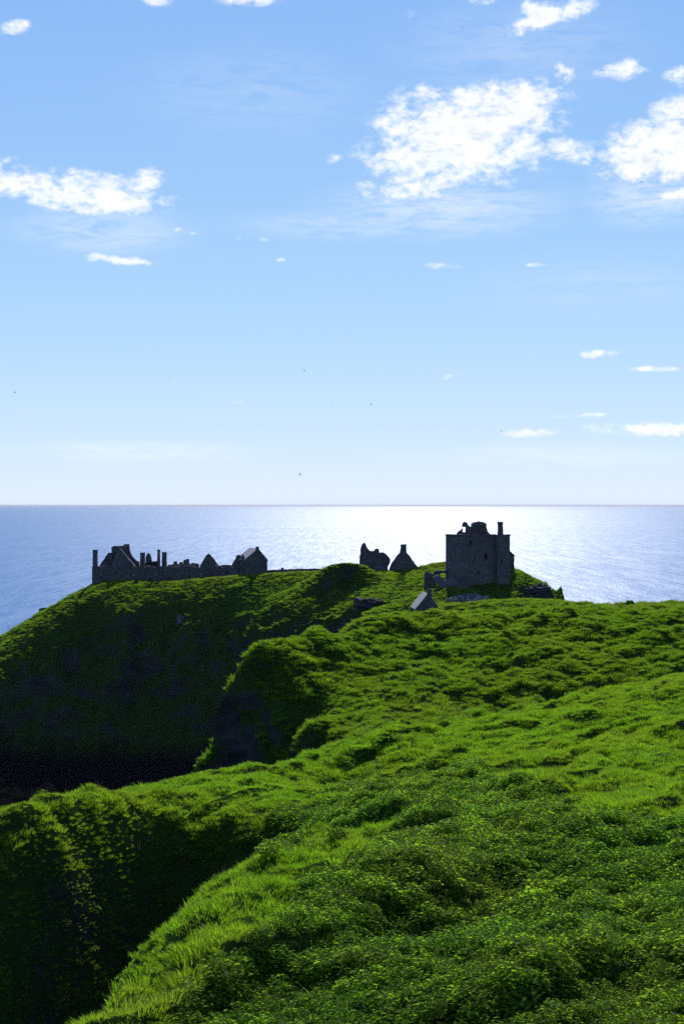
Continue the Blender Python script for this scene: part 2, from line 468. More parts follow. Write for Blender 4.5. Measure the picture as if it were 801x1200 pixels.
def relief_mid(X, Y, z, s):
    rib = fbm((X * 0.9 - Y * 0.44) / 7, (X * 0.44 + Y * 0.9) / 40, 3, 41)
    steep = ss(0.45, 1.0, s)
    lump = np.abs(fbm(X / 1.25, Y / 1.4, 2, 15))
    return (fbm(X / 11, Y / 11, 3, 5) * 0.40 + lump * 0.55 * (1 - 0.4 * steep) + risers(X, Y, 6.5, 151) * 0.7 * (1 - 0.7 * ss(0.5, 1.0, s)) + rib * 0.8 * (0.25 + steep)
            + steep * fbm(X / 3, Y / 3, 4, 51) * 0.6 + ss(1.15, 2.1, s) * (fbm(X / 4, z / 3, 5, 63, .62) * 1.5 + np.abs(fbm(X / 1.6, z / 1.1, 3, 67)) * 0.7) - 0.45)


def relief_head(X, Y, z, s):
    steep = ss(0.55, 1.3, s)
    top = 1 - ss(0.25, 0.6, s)
    rib = fbm(X / 9, Y / 34, 4, 71, .55)
    crag = fbm(X / 6, z / 5 + Y / 12, 4, 81, .6)
    r = np.abs(fbm(X / 4, Y / 4, 3, 91)) * 0.5 * (1 - 0.6 * top) - 0.25 + rib * 3.6 * steep + crag * 2.8 * steep + fbm(X / 20, Y / 20, 3, 99) * 0.8 * (1 - top)
    # broken shore rocks at the foot of the cliff
    shore = ss(-52, -57, z) * ss(-66, -61, z)
    return r + shore * np.abs(fbm(X / 7, Y / 7, 4, 105)) * 3.0


# ------------------------------------------------------------------ materials
def new_mat(name):
    m = bpy.data.materials.new(name); m.use_nodes = True
    m.node_tree.nodes.clear()
    return m, m.node_tree.nodes, m.node_tree.links


def tex_noise(N, L, vec, scale, detail=4, rough=0.55, stretch=None):
    if stretch:
        mp = N.new('ShaderNodeMapping'); mp.inputs['Scale'].default_value = stretch
        L.new(vec, mp.inputs['Vector']); vec = mp.outputs[0]
    n = N.new('ShaderNodeTexNoise'); n.inputs['Scale'].default_value = scale
    n.inputs['Detail'].default_value = detail; n.inputs['Roughness'].default_value = rough
    L.new(vec, n.inputs['Vector'])
    return n.outputs[0]


def ramp(N, L, fac, stops):
    r = N.new('ShaderNodeValToRGB'); L.new(fac, r.inputs[0])
    e = r.color_ramp.elements
    while len(e) < len(stops): e.new(0.5)
    for el, (p, c) in zip(e, stops):
        el.position = p; el.color = (*c, 1)
    return r.outputs[0]


def mixc(N, L, f, a, b):
    m = N.new('ShaderNodeMix'); m.data_type = 'RGBA'
    for s, v in (('Factor', f), ('A', a), ('B', b)):
        if hasattr(v, 'links'): L.new(v, m.inputs[s])
        else: m.inputs[s].default_value = v if s == 'Factor' else (*v, 1)
    return m.outputs['Result']


def ground_material(name, rock_lo, rock_hi, scale=1.0, rock_gain=1.0):
    """turf with bare earth and rock where the slope is too steep for grass"""
    m, N, L = new_mat(name)
    out = N.new('ShaderNodeOutputMaterial'); p = N.new('ShaderNodeBsdfPrincipled')
    L.new(p.outputs[0], out.inputs[0])
    g = N.new('ShaderNodeNewGeometry')
    pos = g.outputs['Position']
    n1 = tex_noise(N, L, pos, 0.11 * scale, 5, 0.6)
    n2 = tex_noise(N, L, pos, 1.3 * scale, 5, 0.65)
    grass = ramp(N, L, n1, [(0.3, (0.016, 0.032, 0.006)), (0.55, (0.028, 0.050, 0.008)), (0.75, (0.044, 0.062, 0.013))])
    grass = mixc(N, L, n2, grass, (0.02, 0.04, 0.007))
    r1 = tex_noise(N, L, pos, 0.5 * scale, 7, 0.65, (1, 1, 2.2))
    rock = ramp(N, L, r1, [(p_, tuple(v_ * rock_gain for v_ in c_)) for p_, c_ in ((0.3, (0.014, 0.015, 0.012)), (0.55, (0.036, 0.034, 0.028)), (0.8, (0.085, 0.078, 0.068)))])
    sep = N.new('ShaderNodeSeparateXYZ'); L.new(g.outputs['Normal'], sep.inputs[0])
    ad = N.new('ShaderNodeMath'); ad.operation = 'ADD'; L.new(sep.outputs[2], ad.inputs[0])
    mu = N.new('ShaderNodeMath'); mu.operation = 'MULTIPLY_ADD'; L.new(n2, mu.inputs[0]); mu.inputs[1].default_value = 0.5; mu.inputs[2].default_value = -0.25
    L.new(mu.outputs[0], ad.inputs[1])
    mr = N.new('ShaderNodeMapRange'); L.new(ad.outputs[0], mr.inputs['Value'])
    mr.inputs['From Min'].default_value = rock_hi; mr.inputs['From Max'].default_value = rock_lo
    # shore rock: wet weed tone plus the headland's shade painted into the colour
    sp = N.new('ShaderNodeSeparateXYZ'); L.new(pos, sp.inputs[0])
    shore_dark = N.new('ShaderNodeMapRange'); L.new(sp.outputs[2], shore_dark.inputs['Value'])
    shore_dark.inputs['From Min'].default_value = 9.0; shore_dark.inputs['From Max'].default_value = 4.5
    L.new(mixc(N, L, shore_dark.outputs['Result'], mixc(N, L, mr.outputs['Result'], grass, rock), (0.006, 0.0065, 0.006)), p.inputs['Base Color'])
    p.inputs['Roughness'].default_value = 0.9
    p.inputs['Specular IOR Level'].default_value = 0.0
    b = N.new('ShaderNodeBump'); b.inputs['Strength'].default_value = 0.7; b.inputs['Distance'].default_value = 0.25 / scale
    L.new(tex_noise(N, L, pos, 2.2 * scale, 6, 0.7), b.inputs['Height'])
    L.new(b.outputs[0], p.inputs['Normal'])
    return m


def sea_material():
    m, N, L = new_mat('sea_water')
    out = N.new('ShaderNodeOutputMaterial'); p = N.new('ShaderNodeBsdfPrincipled')
    L.new(p.outputs[0], out.inputs[0])
    p.inputs['Base Color'].default_value = (0.010, 0.125, 0.32, 1)
    p.inputs['IOR'].default_value = 1.333
    p.inputs['Specular Tint'].default_value = (0.72, 0.90, 1.0, 1)
    g = N.new('ShaderNodeNewGeometry'); pos = g.outputs['Position']
    c = tex_noise(N, L, pos, 0.0016, 4, 0.6, (0.3, 1.0, 1.0))
    # cat's paws: wind roughens the water in long patches
    mr = N.new('ShaderNodeMapRange'); L.new(c, mr.inputs['Value'])
    mr.inputs['From Min'].default_value = 0.35; mr.inputs['From Max'].default_value = 0.7
    mr.inputs['To Min'].default_value = 0.315; mr.inputs['To Max'].default_value = 0.345
    L.new(mr.outputs['Result'], p.inputs['Roughness'])
    nrm = None
    # swell, chop and short sparkling wavelets
    for sc, det, stx, st, dist in ((0.05, 5, (0.55, 1.0, 1.0), 0.30, 3.0), (0.22, 3, (0.6, 1.0, 1.0), 0.30, 0.9), (0.5, 3, (1.0, 0.3, 1.0), 0.55, 0.6)):
        b = N.new('ShaderNodeBump'); b.inputs['Strength'].default_value = st; b.inputs['Distance'].default_value = dist
        L.new(tex_noise(N, L, pos, sc, det, 0.65, stx), b.inputs['Height'])
        if nrm: L.new(nrm, b.inputs['Normal'])
        nrm = b.outputs[0]
    L.new(nrm, p.inputs['Normal'])
    # sparkle: ruffled wavelets catch far more light than the slick water between them
    e = None
    for sc, stx, off in ((0.55, (1.0, 0.22, 1.0), 0), (0.24, (1.0, 0.09, 1.0), 40), (0.10, (1.0, 0.05, 1.0), 90)):
        v = N.new('ShaderNodeVectorMath'); v.operation = 'ADD'; v.inputs[1].default_value = (off, off, 0); L.new(pos, v.inputs[0])
        n = tex_noise(N, L, v.outputs[0], sc, 2, 0.6, stx)
        r = N.new('ShaderNodeMapRange'); L.new(n, r.inputs['Value']); r.inputs['From Min'].default_value = 0.42; r.inputs['From Max'].default_value = 0.68
        if e is None: e = r.outputs['Result']
        else:
            mx = N.new('ShaderNodeMath'); mx.operation = 'ADD'; L.new(e, mx.inputs[0]); L.new(r.outputs['Result'], mx.inputs[1]); e = mx.outputs[0]
    r = N.new('ShaderNodeMapRange'); L.new(e, r.inputs['Value']); r.inputs['From Max'].default_value = 2.2
    r.inputs['To Min'].default_value = 0.05; r.inputs['To Max'].default_value = 0.35
    L.new(r.outputs['Result'], p.inputs['Specular IOR Level'])
    return m


M_GROUND_NEAR = ground_material('turf_near', 0.20, 0.40, 1.6)
M_GROUND_MID = ground_material('turf_middle', 0.42, 0.64, 0.8, 0.9)
M_GROUND_HEAD = ground_material('turf_and_rock', 0.36, 0.62, 0.45)
M_SEA = sea_material()

FG = Patch('fg', -42, 42, -14, 96, 0.25, 0.7, relief_fg)
MID = Patch('mid', -40, 90, 95, 226, 0.4, 1.2, relief_mid)
HEAD = Patch('head', -165, 112, 222, 492, 0.9, 1.7, relief_head)
tag(FG.build('foreground_hillside', M_GROUND_NEAR), 'steep turf hillside with gully falling away below the camera', 'hillside', kind='structure')
tag(MID.build('middle_hill', M_GROUND_MID), 'tussocky green hill with dark cliff on its seaward end', 'hill', kind='structure')
tag(HEAD.build('headland', M_GROUND_HEAD), 'grass topped headland with shaded cliffs carrying the ruined castle', 'headland', kind='structure')


def build_sea():
    bm = bmesh.new()
    radii = [0, 150, 400, 900, 2000, 5000, 12000, 30000, 80000, 250000]
    n = 64
    rings = []
    for r in radii:
        rings.append([bm.verts.new((r * math.cos(2 * math.pi * i / n), 300 + r * math.sin(2 * math.pi * i / n), 0)) for i in range(n if r else 1)])
    for a, b in zip(rings, rings[1:]):
        for i in range(n):
            j = (i + 1) % n
            if len(a) == 1: bm.faces.new((a[0], b[i], b[j]))
            else: bm.faces.new((a[i], b[i], b[j], a[j]))
    bm.normal_update()
    me = bpy.data.meshes.new('sea'); bm.to_mesh(me); bm.free()
    me.materials.append(M_SEA)
    o = bpy.data.objects.new('sea', me); COL.objects.link(o)
    return tag(o, 'calm blue sea glittering under the sun to the horizon', 'sea', kind='structure')


build_sea()
# ------------------------------------------------------------------ castle
def ground_z(x, y):
    P = FG if y < 95.5 else (MID if y < 224 else HEAD)
    return float(P.height(x, y)) + CAMZ


def ray_hit(px, py, d0=14.0, d1=420.0):
    """where the view ray of a photo pixel first meets the ground"""
    d = d0; prev = d0
    while d < d1:
        x, y, z = at(px, py, d)
        if ground_z(x, y) > z:
            for _ in range(12):
                m = 0.5 * (prev + d); x, y, z = at(px, py, m)
                if ground_z(x, y) > z: d = m
                else: prev = m
            return at(px, py, d)
        prev = d; d += 0.25 if d < 95 else 0.6
    return at(px, py, d1)


def stone_material(name, dark, mid, light, scale=1.0):
    m, N, L = new_mat(name)
    out = N.new('ShaderNodeOutputMaterial'); p = N.new('ShaderNodeBsdfPrincipled')
    L.new(p.outputs[0], out.inputs[0])
    g = N.new('ShaderNodeNewGeometry'); pos = g.outputs['Position']
    v = N.new('ShaderNodeTexVoronoi'); v.inputs['Scale'].default_value = 2.1 * scale
    mp = N.new('ShaderNodeMapping'); mp.inputs['Scale'].default_value = (1, 1, 1.7); L.new(pos, mp.inputs['Vector'])
    L.new(mp.outputs[0], v.inputs['Vector'])
    sepv = N.new('ShaderNodeSeparateColor'); L.new(v.outputs['Color'], sepv.inputs[0])
    n1 = tex_noise(N, L, pos, 0.35 * scale, 6, 0.65)
    a = ramp(N, L, n1, [(0.3, dark), (0.52, mid), (0.75, light)])
    b = ramp(N, L, sepv.outputs[0], [(0.0, dark), (0.6, mid), (1.0, light)])
    c = mixc(N, L, 0.45, a, b)
    # lichen and damp streaks
    n2 = tex_noise(N, L, pos, 1.1 * scale, 5, 0.6, (1, 1, 0.35))
    mr = N.new('ShaderNodeMapRange'); L.new(n2, mr.inputs['Value']); mr.inputs['From Min'].default_value = 0.55; mr.inputs['From Max'].default_value = 0.75
    mr.inputs['To Max'].default_value = 0.6
    c = mixc(N, L, mr.outputs['Result'], c, (0.06, 0.062, 0.036))
    L.new(c, p.inputs['Base Color']); p.inputs['Roughness'].default_value = 0.92
    p.inputs['Specular IOR Level'].default_value = 0.25
    bp = N.new('ShaderNodeBump'); bp.inputs['Strength'].default_value = 0.8; bp.inputs['Distance'].default_value = 0.12
    v2 = N.new('ShaderNodeTexVoronoi'); v2.feature = 'DISTANCE_TO_EDGE'; v2.inputs['Scale'].default_value = 2.1 * scale
    L.new(mp.outputs[0], v2.inputs['Vector'])
    mr2 = N.new('ShaderNodeMapRange'); L.new(v2.outputs['Distance'], mr2.inputs['Value']); mr2.inputs['From Max'].default_value = 0.09
    L.new(mr2.outputs['Result'], bp.inputs['Height']); L.new(bp.outputs[0], p.inputs['Normal'])
    return m


def slate_material():
    m, N, L = new_mat('stone_slate_roof')
    out = N.new('ShaderNodeOutputMaterial'); p = N.new('ShaderNodeBsdfPrincipled')
    L.new(p.outputs[0], out.inputs[0])
    g = N.new('ShaderNodeNewGeometry'); pos = g.outputs['Position']
    c = ramp(N, L, tex_noise(N, L, pos, 1.6, 6, 0.7, (1, 1, 2.5)), [(0.3, (0.17, 0.15, 0.14)), (0.5, (0.27, 0.245, 0.235)), (0.75, (0.36, 0.33, 0.31))])
    L.new(c, p.inputs['Base Color']); p.inputs['Roughness'].default_value = 0.75
    w = N.new('ShaderNodeTexWave'); w.bands_direction = 'Z'; w.inputs['Scale'].default_value = 1.3; w.inputs['Distortion'].default_value = 1.0
    L.new(pos, w.inputs['Vector'])
    b = N.new('ShaderNodeBump'); b.inputs['Strength'].default_value = 0.4; b.inputs['Distance'].default_value = 0.05
    L.new(w.outputs[0], b.inputs['Height']); L.new(b.outputs[0], p.inputs['Normal'])
    return m


M_STONE = stone_material('weathered_masonry', (0.045, 0.04, 0.036), (0.095, 0.084, 0.075), (0.165, 0.148, 0.13))
M_STONE_KEEP = stone_material('keep_masonry', (0.06, 0.052, 0.045), (0.115, 0.098, 0.083), (0.18, 0.157, 0.134))
M_STONE_PALE = stone_material('pale_rubble', (0.07, 0.068, 0.064), (0.14, 0.135, 0.125), (0.24, 0.23, 0.215), 1.3)
M_LEDGE = stone_material('pale_dressed_stone', (0.22, 0.21, 0.19), (0.32, 0.30, 0.28), (0.42, 0.40, 0.37), 1.3)
M_ROCK = stone_material('cliff_rock', (0.018, 0.018, 0.017), (0.042, 0.041, 0.038), (0.085, 0.082, 0.076), 0.6)
M_SLATE = slate_material()
M_IVY = None


def empty(name, loc):
    o = bpy.data.objects.new(name, None); COL.objects.link(o); o.location = loc
    o.empty_display_size = 0.5
    return o


def link_mesh(name, bm, mat, parent=None, smooth=False):
    bmesh.ops.remove_doubles(bm, verts=bm.verts, dist=1e-4)
    bmesh.ops.recalc_face_normals(bm, faces=bm.faces)
    if parent is not None:
        bmesh.ops.translate(bm, verts=bm.verts, vec=-_origin(parent))
    me = bpy.data.meshes.new(name); bm.to_mesh(me); bm.free()
    me.materials.append(mat)
    if smooth:
        for f in me.polygons: f.use_smooth = True
    o = bpy.data.objects.new(name, me); COL.objects.link(o)
    if parent is not None: o.parent = parent
    return o


def _origin(o):
    v = o.location.copy()
    while o.parent is not None:
        o = o.parent; v += o.location
    return v


def rough_outline(pts, seg=0.45, amp=0.07, keep_below=None):
    """break a traced outline into stone-sized steps"""
    out = []
    n = len(pts)
    for i in range(n):
        a = Vector(pts[i]); b = Vector(pts[(i + 1) % n])
        k = max(1, int((b - a).length / seg))
        for j in range(k):
            p = a.lerp(b, j / k)
            if keep_below is None or p.y > keep_below:
                p += Vector((random.uniform(-amp, amp), random.uniform(-amp, amp)))
            out.append(p)
    return out


def slab(bm, pxpoly, d, t, amp=0.07, seg=0.45, yaw=0.0, lean=0.0):
    """a masonry wall of thickness t whose outline is the given photo outline at distance d"""
    pts = [((px - CX) / FPX * d, CAMZ - (py - HZ) / FPX * d) for px, py in pxpoly]
    low = min(p[1] for p in pts)
    if amp: pts = rough_outline(pts, seg, amp, low + 0.3)
    else: pts = [Vector(p) for p in pts]
    cx = sum(p[0] for p in pts) / len(pts)
    front, back = [], []
    for p in pts:
        off = (p[0] - cx)
        y = d + off * math.tan(yaw)
        front.append(bm.verts.new((p[0], y + (p[1] - low) * lean, p[1])))
        back.append(bm.verts.new((p[0] - math.sin(yaw) * t, y + t + (p[1] - low) * lean, p[1])))
    n = len(pts)
    bm.faces.new(front); bm.faces.new(back[::-1])
    for i in range(n):
        j = (i + 1) % n
        bm.faces.new((front[i], back[i], back[j], front[j]))


def box(bm, x0, x1, y0, y1, z0, z1, taper=0.0, jit=0.0):
    vs = []
    for z, s in ((z0, 0.0), (z1, taper)):
        for (x, y) in ((x0 + s, y0 + s), (x1 - s, y0 + s), (x1 - s, y1 - s), (x0 + s, y1 - s)):
            vs.append(bm.verts.new((x + random.uniform(-jit, jit), y + random.uniform(-jit, jit), z + random.uniform(-jit, jit))))
    for f in ((3, 2, 1, 0), (4, 5, 6, 7), (0, 1, 5, 4), (1, 2, 6, 5), (2, 3, 7, 6), (3, 0, 4, 7)):
        bm.faces.new([vs[i] for i in f])


def boxpx(bm, px0, px1, pyt, pyb, d, depth, taper=0.0, jit=0.03):
    x0, _, z1 = at(px0, pyt, d); x1, _, z0 = at(px1, pyb, d)
    box(bm, x0, x1, d, d + depth, z0, z1, taper, jit)


def stack(bm, px0, px1, pyt, pyb, d, depth):
    """chimney stack: tapering shaft in uneven courses with a coping"""
    x0, _, z1 = at(px0, pyt, d); x1, _, z0 = at(px1, pyb, d)
    n = max(3, int((z1 - z0) / 0.6)); rings = []
    for k in range(n + 1):
        f = k / n; s = 0.10 * f; j = 0.035
        z = z0 + (z1 - z0) * f
        if k == n: s = 0.02
        rings.append([bm.verts.new((x + random.uniform(-j, j), y + random.uniform(-j, j), z + (random.uniform(-.08, .08) if k == n else 0)))
                      for x, y in ((x0 + s, d + s), (x1 - s, d + s), (x1 - s, d + depth - s), (x0 + s, d + depth - s))])
    for a, b in zip(rings, rings[1:]):
        for i in range(4): bm.faces.new((a[i], a[(i + 1) % 4], b[(i + 1) % 4], b[i]))
    bm.faces.new(rings[0][::-1]); bm.faces.new(rings[-1])


def holed_wall(bm, o, ux, un, W, H, holes, t, cell=0.9, jit=0.03, top_jit=0.0):
    """wall from point o along ux (W long, H high), outward normal un, with real openings through thickness t"""
    us = sorted(set([0, W] + [h[0] for h in holes] + [h[1] for h in holes]))
    zs = sorted(set([0, H] + [h[2] for h in holes] + [h[3] for h in holes]))

    def refine(v):
        r = []
        for a, b in zip(v, v[1:]):
            k = max(1, round((b - a) / cell))
            r += [a + (b - a) * i / k for i in range(k)]
        return r + [v[-1]]
    us, zs = refine(us), refine(zs)
    o, ux, un = Vector(o), Vector(ux), Vector(un)
    F, B = {}, {}
    for i, u in enumerate(us):
        for j, z in enumerate(zs):
            dz = random.uniform(-top_jit, top_jit) if j == len(zs) - 1 else 0
            edge = i in (0, len(us) - 1)
            q = o + ux * u + Vector((0, 0, z + dz))
            F[i, j] = bm.verts.new(q + un * (0 if edge else random.uniform(-jit, jit)))
            B[i, j] = bm.verts.new(q - un * t)

    def solid(i, j):
        if i < 0 or j < 0 or i >= len(us) - 1 or j >= len(zs) - 1: return False
        uc = (us[i] + us[i + 1]) / 2; zc = (zs[j] + zs[j + 1]) / 2
        return not any(h[0] < uc < h[1] and h[2] < zc < h[3] for h in holes)
    for i in range(len(us) - 1):
        for j in range(len(zs) - 1):
            if not solid(i, j): continue
            bm.faces.new((F[i, j], F[i + 1, j], F[i + 1, j + 1], F[i, j + 1]))
            bm.faces.new((B[i, j + 1], B[i + 1, j + 1], B[i + 1, j], B[i, j]))
            for (di, dj, a, b) in ((-1, 0, (i, j), (i, j + 1)), (1, 0, (i + 1, j), (i + 1, j + 1)), (0, -1, (i, j), (i + 1, j)), (0, 1, (i, j + 1), (i + 1, j + 1))):
                if not solid(i + di, j + dj):
                    bm.faces.new((F[a], F[b], B[b], B[a]))


# ---------------- the keep
def build_keep():
    th = math.radians(22)
    t = Vector((math.cos(th), math.sin(th), 0)); nf = Vector((math.sin(th), -math.cos(th), 0))
    s = Vector((-math.sin(th), math.cos(th), 0)); ns = -t
    C = Vector(at(541.5, 690, 300)); zt = at(541.5, 628, 300)[2]; zb = C.z - 1.0
    C.z = zb; H = zt - zb
    k = empty('tower_keep', (C.x, C.y, zb))
    tag(k, 'tall square roofless stone keep standing at the right of the castle', 'tower')

    def upos(px, base=C):                    # distance along the front wall that shows at photo column px
        r = (px - CX) / FPX
        return (r * base.y - base.x) / (t.x - r * t.y)

    def hole(px, py, w, h):
        u = upos(px); y = C.y + t.y * u
        z = CAMZ - (py - HZ) / FPX * y - zb
        return (u - w / 2, u + w / 2, z - h / 2, z + h / 2)
    uw = upos(580); ue = upos(594.5)
    bm = bmesh.new()
    holes = [hole(550.5, 636.5, .55, .95), hole(569, 652, .75, 1.25), hole(560, 671, .55, .75), hole(573, 638.5, .3, .35), hole(556, 655, .2, .5)]
    holed_wall(bm, C, t, nf, uw, H, holes, 1.3, top_jit=.05)
    link_mesh('front_wall', bm, M_STONE_KEEP, k)
    for h in holes[:3]:                      # dressed sill and lintel of each window
        for nm, z0, z1 in (('sill', h[2] - .16, h[2] - .004), ('lintel', h[3] + .004, h[3] + .2)):
            bm = bmesh.new()
            q = [C + t * u + nf * n + Vector((0, 0, z)) for z in (z0, z1) for (u, n) in ((h[0] - .15, .06), (h[1] + .15, .06), (h[1] + .15, -.2), (h[0] - .15, -.2))]
            v = [bm.verts.new(x) for x in q]
            for f in ((3, 2, 1, 0), (4, 5, 6, 7), (0, 1, 5, 4), (1, 2, 6, 5), (2, 3, 7, 6), (3, 0, 4, 7)): bm.faces.new([v[i] for i in f])
            link_mesh(nm, bm, M_STONE, k)
    # side wall towards the range
    bm = bmesh.new()
    D = 8.0
    holed_wall(bm, C + s * D + t * 0.002, -s, ns, D - 0.01, H, [(2.3, 2.75, H - 5.6, H - 4.5), (5.4, 5.75, H - 2.2, H - 1.6)], 1.3, top_jit=.05)
    link_mesh('side_wall', bm, M_STONE_KEEP, k)
    # projecting stair wing at the other end of the front
    Cw = C + t * uw + nf * 0.95
    bm = bmesh.new()
    zwin = CAMZ - (658 - HZ) / FPX * Cw.y - zb
    holed_wall(bm, Cw, t, nf, ue - uw, H, [(0.75, 1.3, zwin - .35, zwin + .35)], 1.0, top_jit=.06)
    holed_wall(bm, Cw - nf * 2.2, nf, -t, 2.2 - .005, H - .01, [], 0.8)
    holed_wall(bm, Cw + t * (ue - uw), -nf, t, 3.0, H - .01, [], 0.8)
    link_mesh('stair_wing', bm, M_STONE_KEEP, k)
    # rear walls, and an unseen slab added to keep daylight out of the inside
    bm = bmesh.new()
    holed_wall(bm, C + t * ue + s * D, -t, s, ue, H - .15, [], 1.2, top_jit=.1)
    holed_wall(bm, C + t * ue + nf * -2.0, s, t, D - 2.0, H - .1, [], 1.2, top_jit=.1)
    link_mesh('rear_wall', bm, M_STONE_KEEP, k)
    bm = bmesh.new()
    q = [C + t * a + s * b + Vector((0, 0, H - 0.5 - c)) for c in (0, .3) for (a, b) in ((.9, .9), (ue - .9, .9), (ue - .9, D - .9), (.9, D - .9))]
    v = [bm.verts.new(x) for x in q]
    for f in ((3, 2, 1, 0), (4, 5, 6, 7), (0, 1, 5, 4), (1, 2, 6, 5), (2, 3, 7, 6), (3, 0, 4, 7)): bm.faces.new([v[i] for i in f])
    link_mesh('light_block_slab', bm, M_STONE, k)
    # corbelled parapet course: one string of uneven blocks on each visible side
    bm = bmesh.new()

    def course(o, ux, un, W, proud, hgt, z):
        u = -proud
        while u < W:
            w = min(random.uniform(.5, 1.1), W + proud - u)
            hh = hgt * random.uniform(.75, 1.25)
            q = [o + ux * a + un * b + Vector((0, 0, z + c)) for c in (0, hh) for (a, b) in ((u, proud), (u + w - .02, proud), (u + w - .02, -.9), (u, -.9))]
            v = [bm.verts.new(x) for x in q]
            for f in ((3, 2, 1, 0), (4, 5, 6, 7), (0, 1, 5, 4), (1, 2, 6, 5), (2, 3, 7, 6), (3, 0, 4, 7)): bm.faces.new([v[i] for i in f])
            u += w
    course(C, t, nf, uw - .02, .16, .26, H - .02)
    course(C + s * D, -s, ns, D - .2, .16, .24, H - .03)
    course(Cw, t, nf, ue - uw, .16, .24, H - .02)
    link_mesh('parapet', bm, M_STONE, k)
    # ruined cap-house gable with an open window, beside the parapet
    d = 305.5
    cap = bmesh.new()
    slab(cap, [(534, 627.5), (536, 623.8), (539, 621.8), (541.6, 618.2), (541.6, 627.5)], d, 0.8, .05, .35)
    slab(cap, [(541.4, 617.6), (541.2, 614.2), (543, 611.8), (546, 611.6), (547.6, 613.6), (547.6, 617.6)], d + .01, 0.8, .04, .35)
    slab(cap, [(545.2, 627.5), (545.2, 617.4), (547.4, 614), (549.6, 616.4), (552, 617.5), (553.6, 619), (553.6, 627.5)], d + .02, 0.8, .04, .35)
    slab(cap, [(541.4, 627.5), (541.4, 623.6), (545.4, 623.6), (545.4, 627.5)], d - .01, 0.8, .03, .35)
    link_mesh('cap_house_gable', cap, M_STONE, k)
    cap = bmesh.new()
    slab(cap, [(551.5, 628), (552.5, 618), (553.6, 615.6), (569.2, 615.6), (569.8, 619), (570.6, 622.2), (573, 624.6), (576, 627.8)], d + .3, 2.8, .06, .4)
    blk = link_mesh('cap_house_tower', cap, M_STONE, k)
    cap = bmesh.new()
    slab(cap, [(552.4, 616.4), (553.2, 613.6), (556, 612.2), (561, 611.2), (566, 611.8), (568.8, 613), (570, 614.6), (569.8, 616.4)], d + .1, 3.2, .04, .35)
    link_mesh('coping', cap, M_STONE, blk)
    cap = bmesh.new(); stack(cap, 583, 589.3, 611.6, 628, 303, 1.3)
    link_mesh('chimney', cap, M_STONE, k)
    return k


build_keep()

# lean-to behind the keep
e = empty('lean_to_building', at(599, 668, 313))
tag(e, 'small stone lean-to with sloping top attached behind the keep', 'building')
bm = bmesh.new(); slab(bm, [(590, 672), (590, 640.5), (595, 644.3), (602, 652), (602.3, 672)], 313, 5.5, .04)
link_mesh('wall', bm, M_STONE, e)
bm = bmesh.new(); slab(bm, [(590, 639.8), (590, 638.8), (602.8, 651.0), (602.6, 652)], 312.8, 6.0, 0)
link_mesh('roof', bm, M_STONE, e)


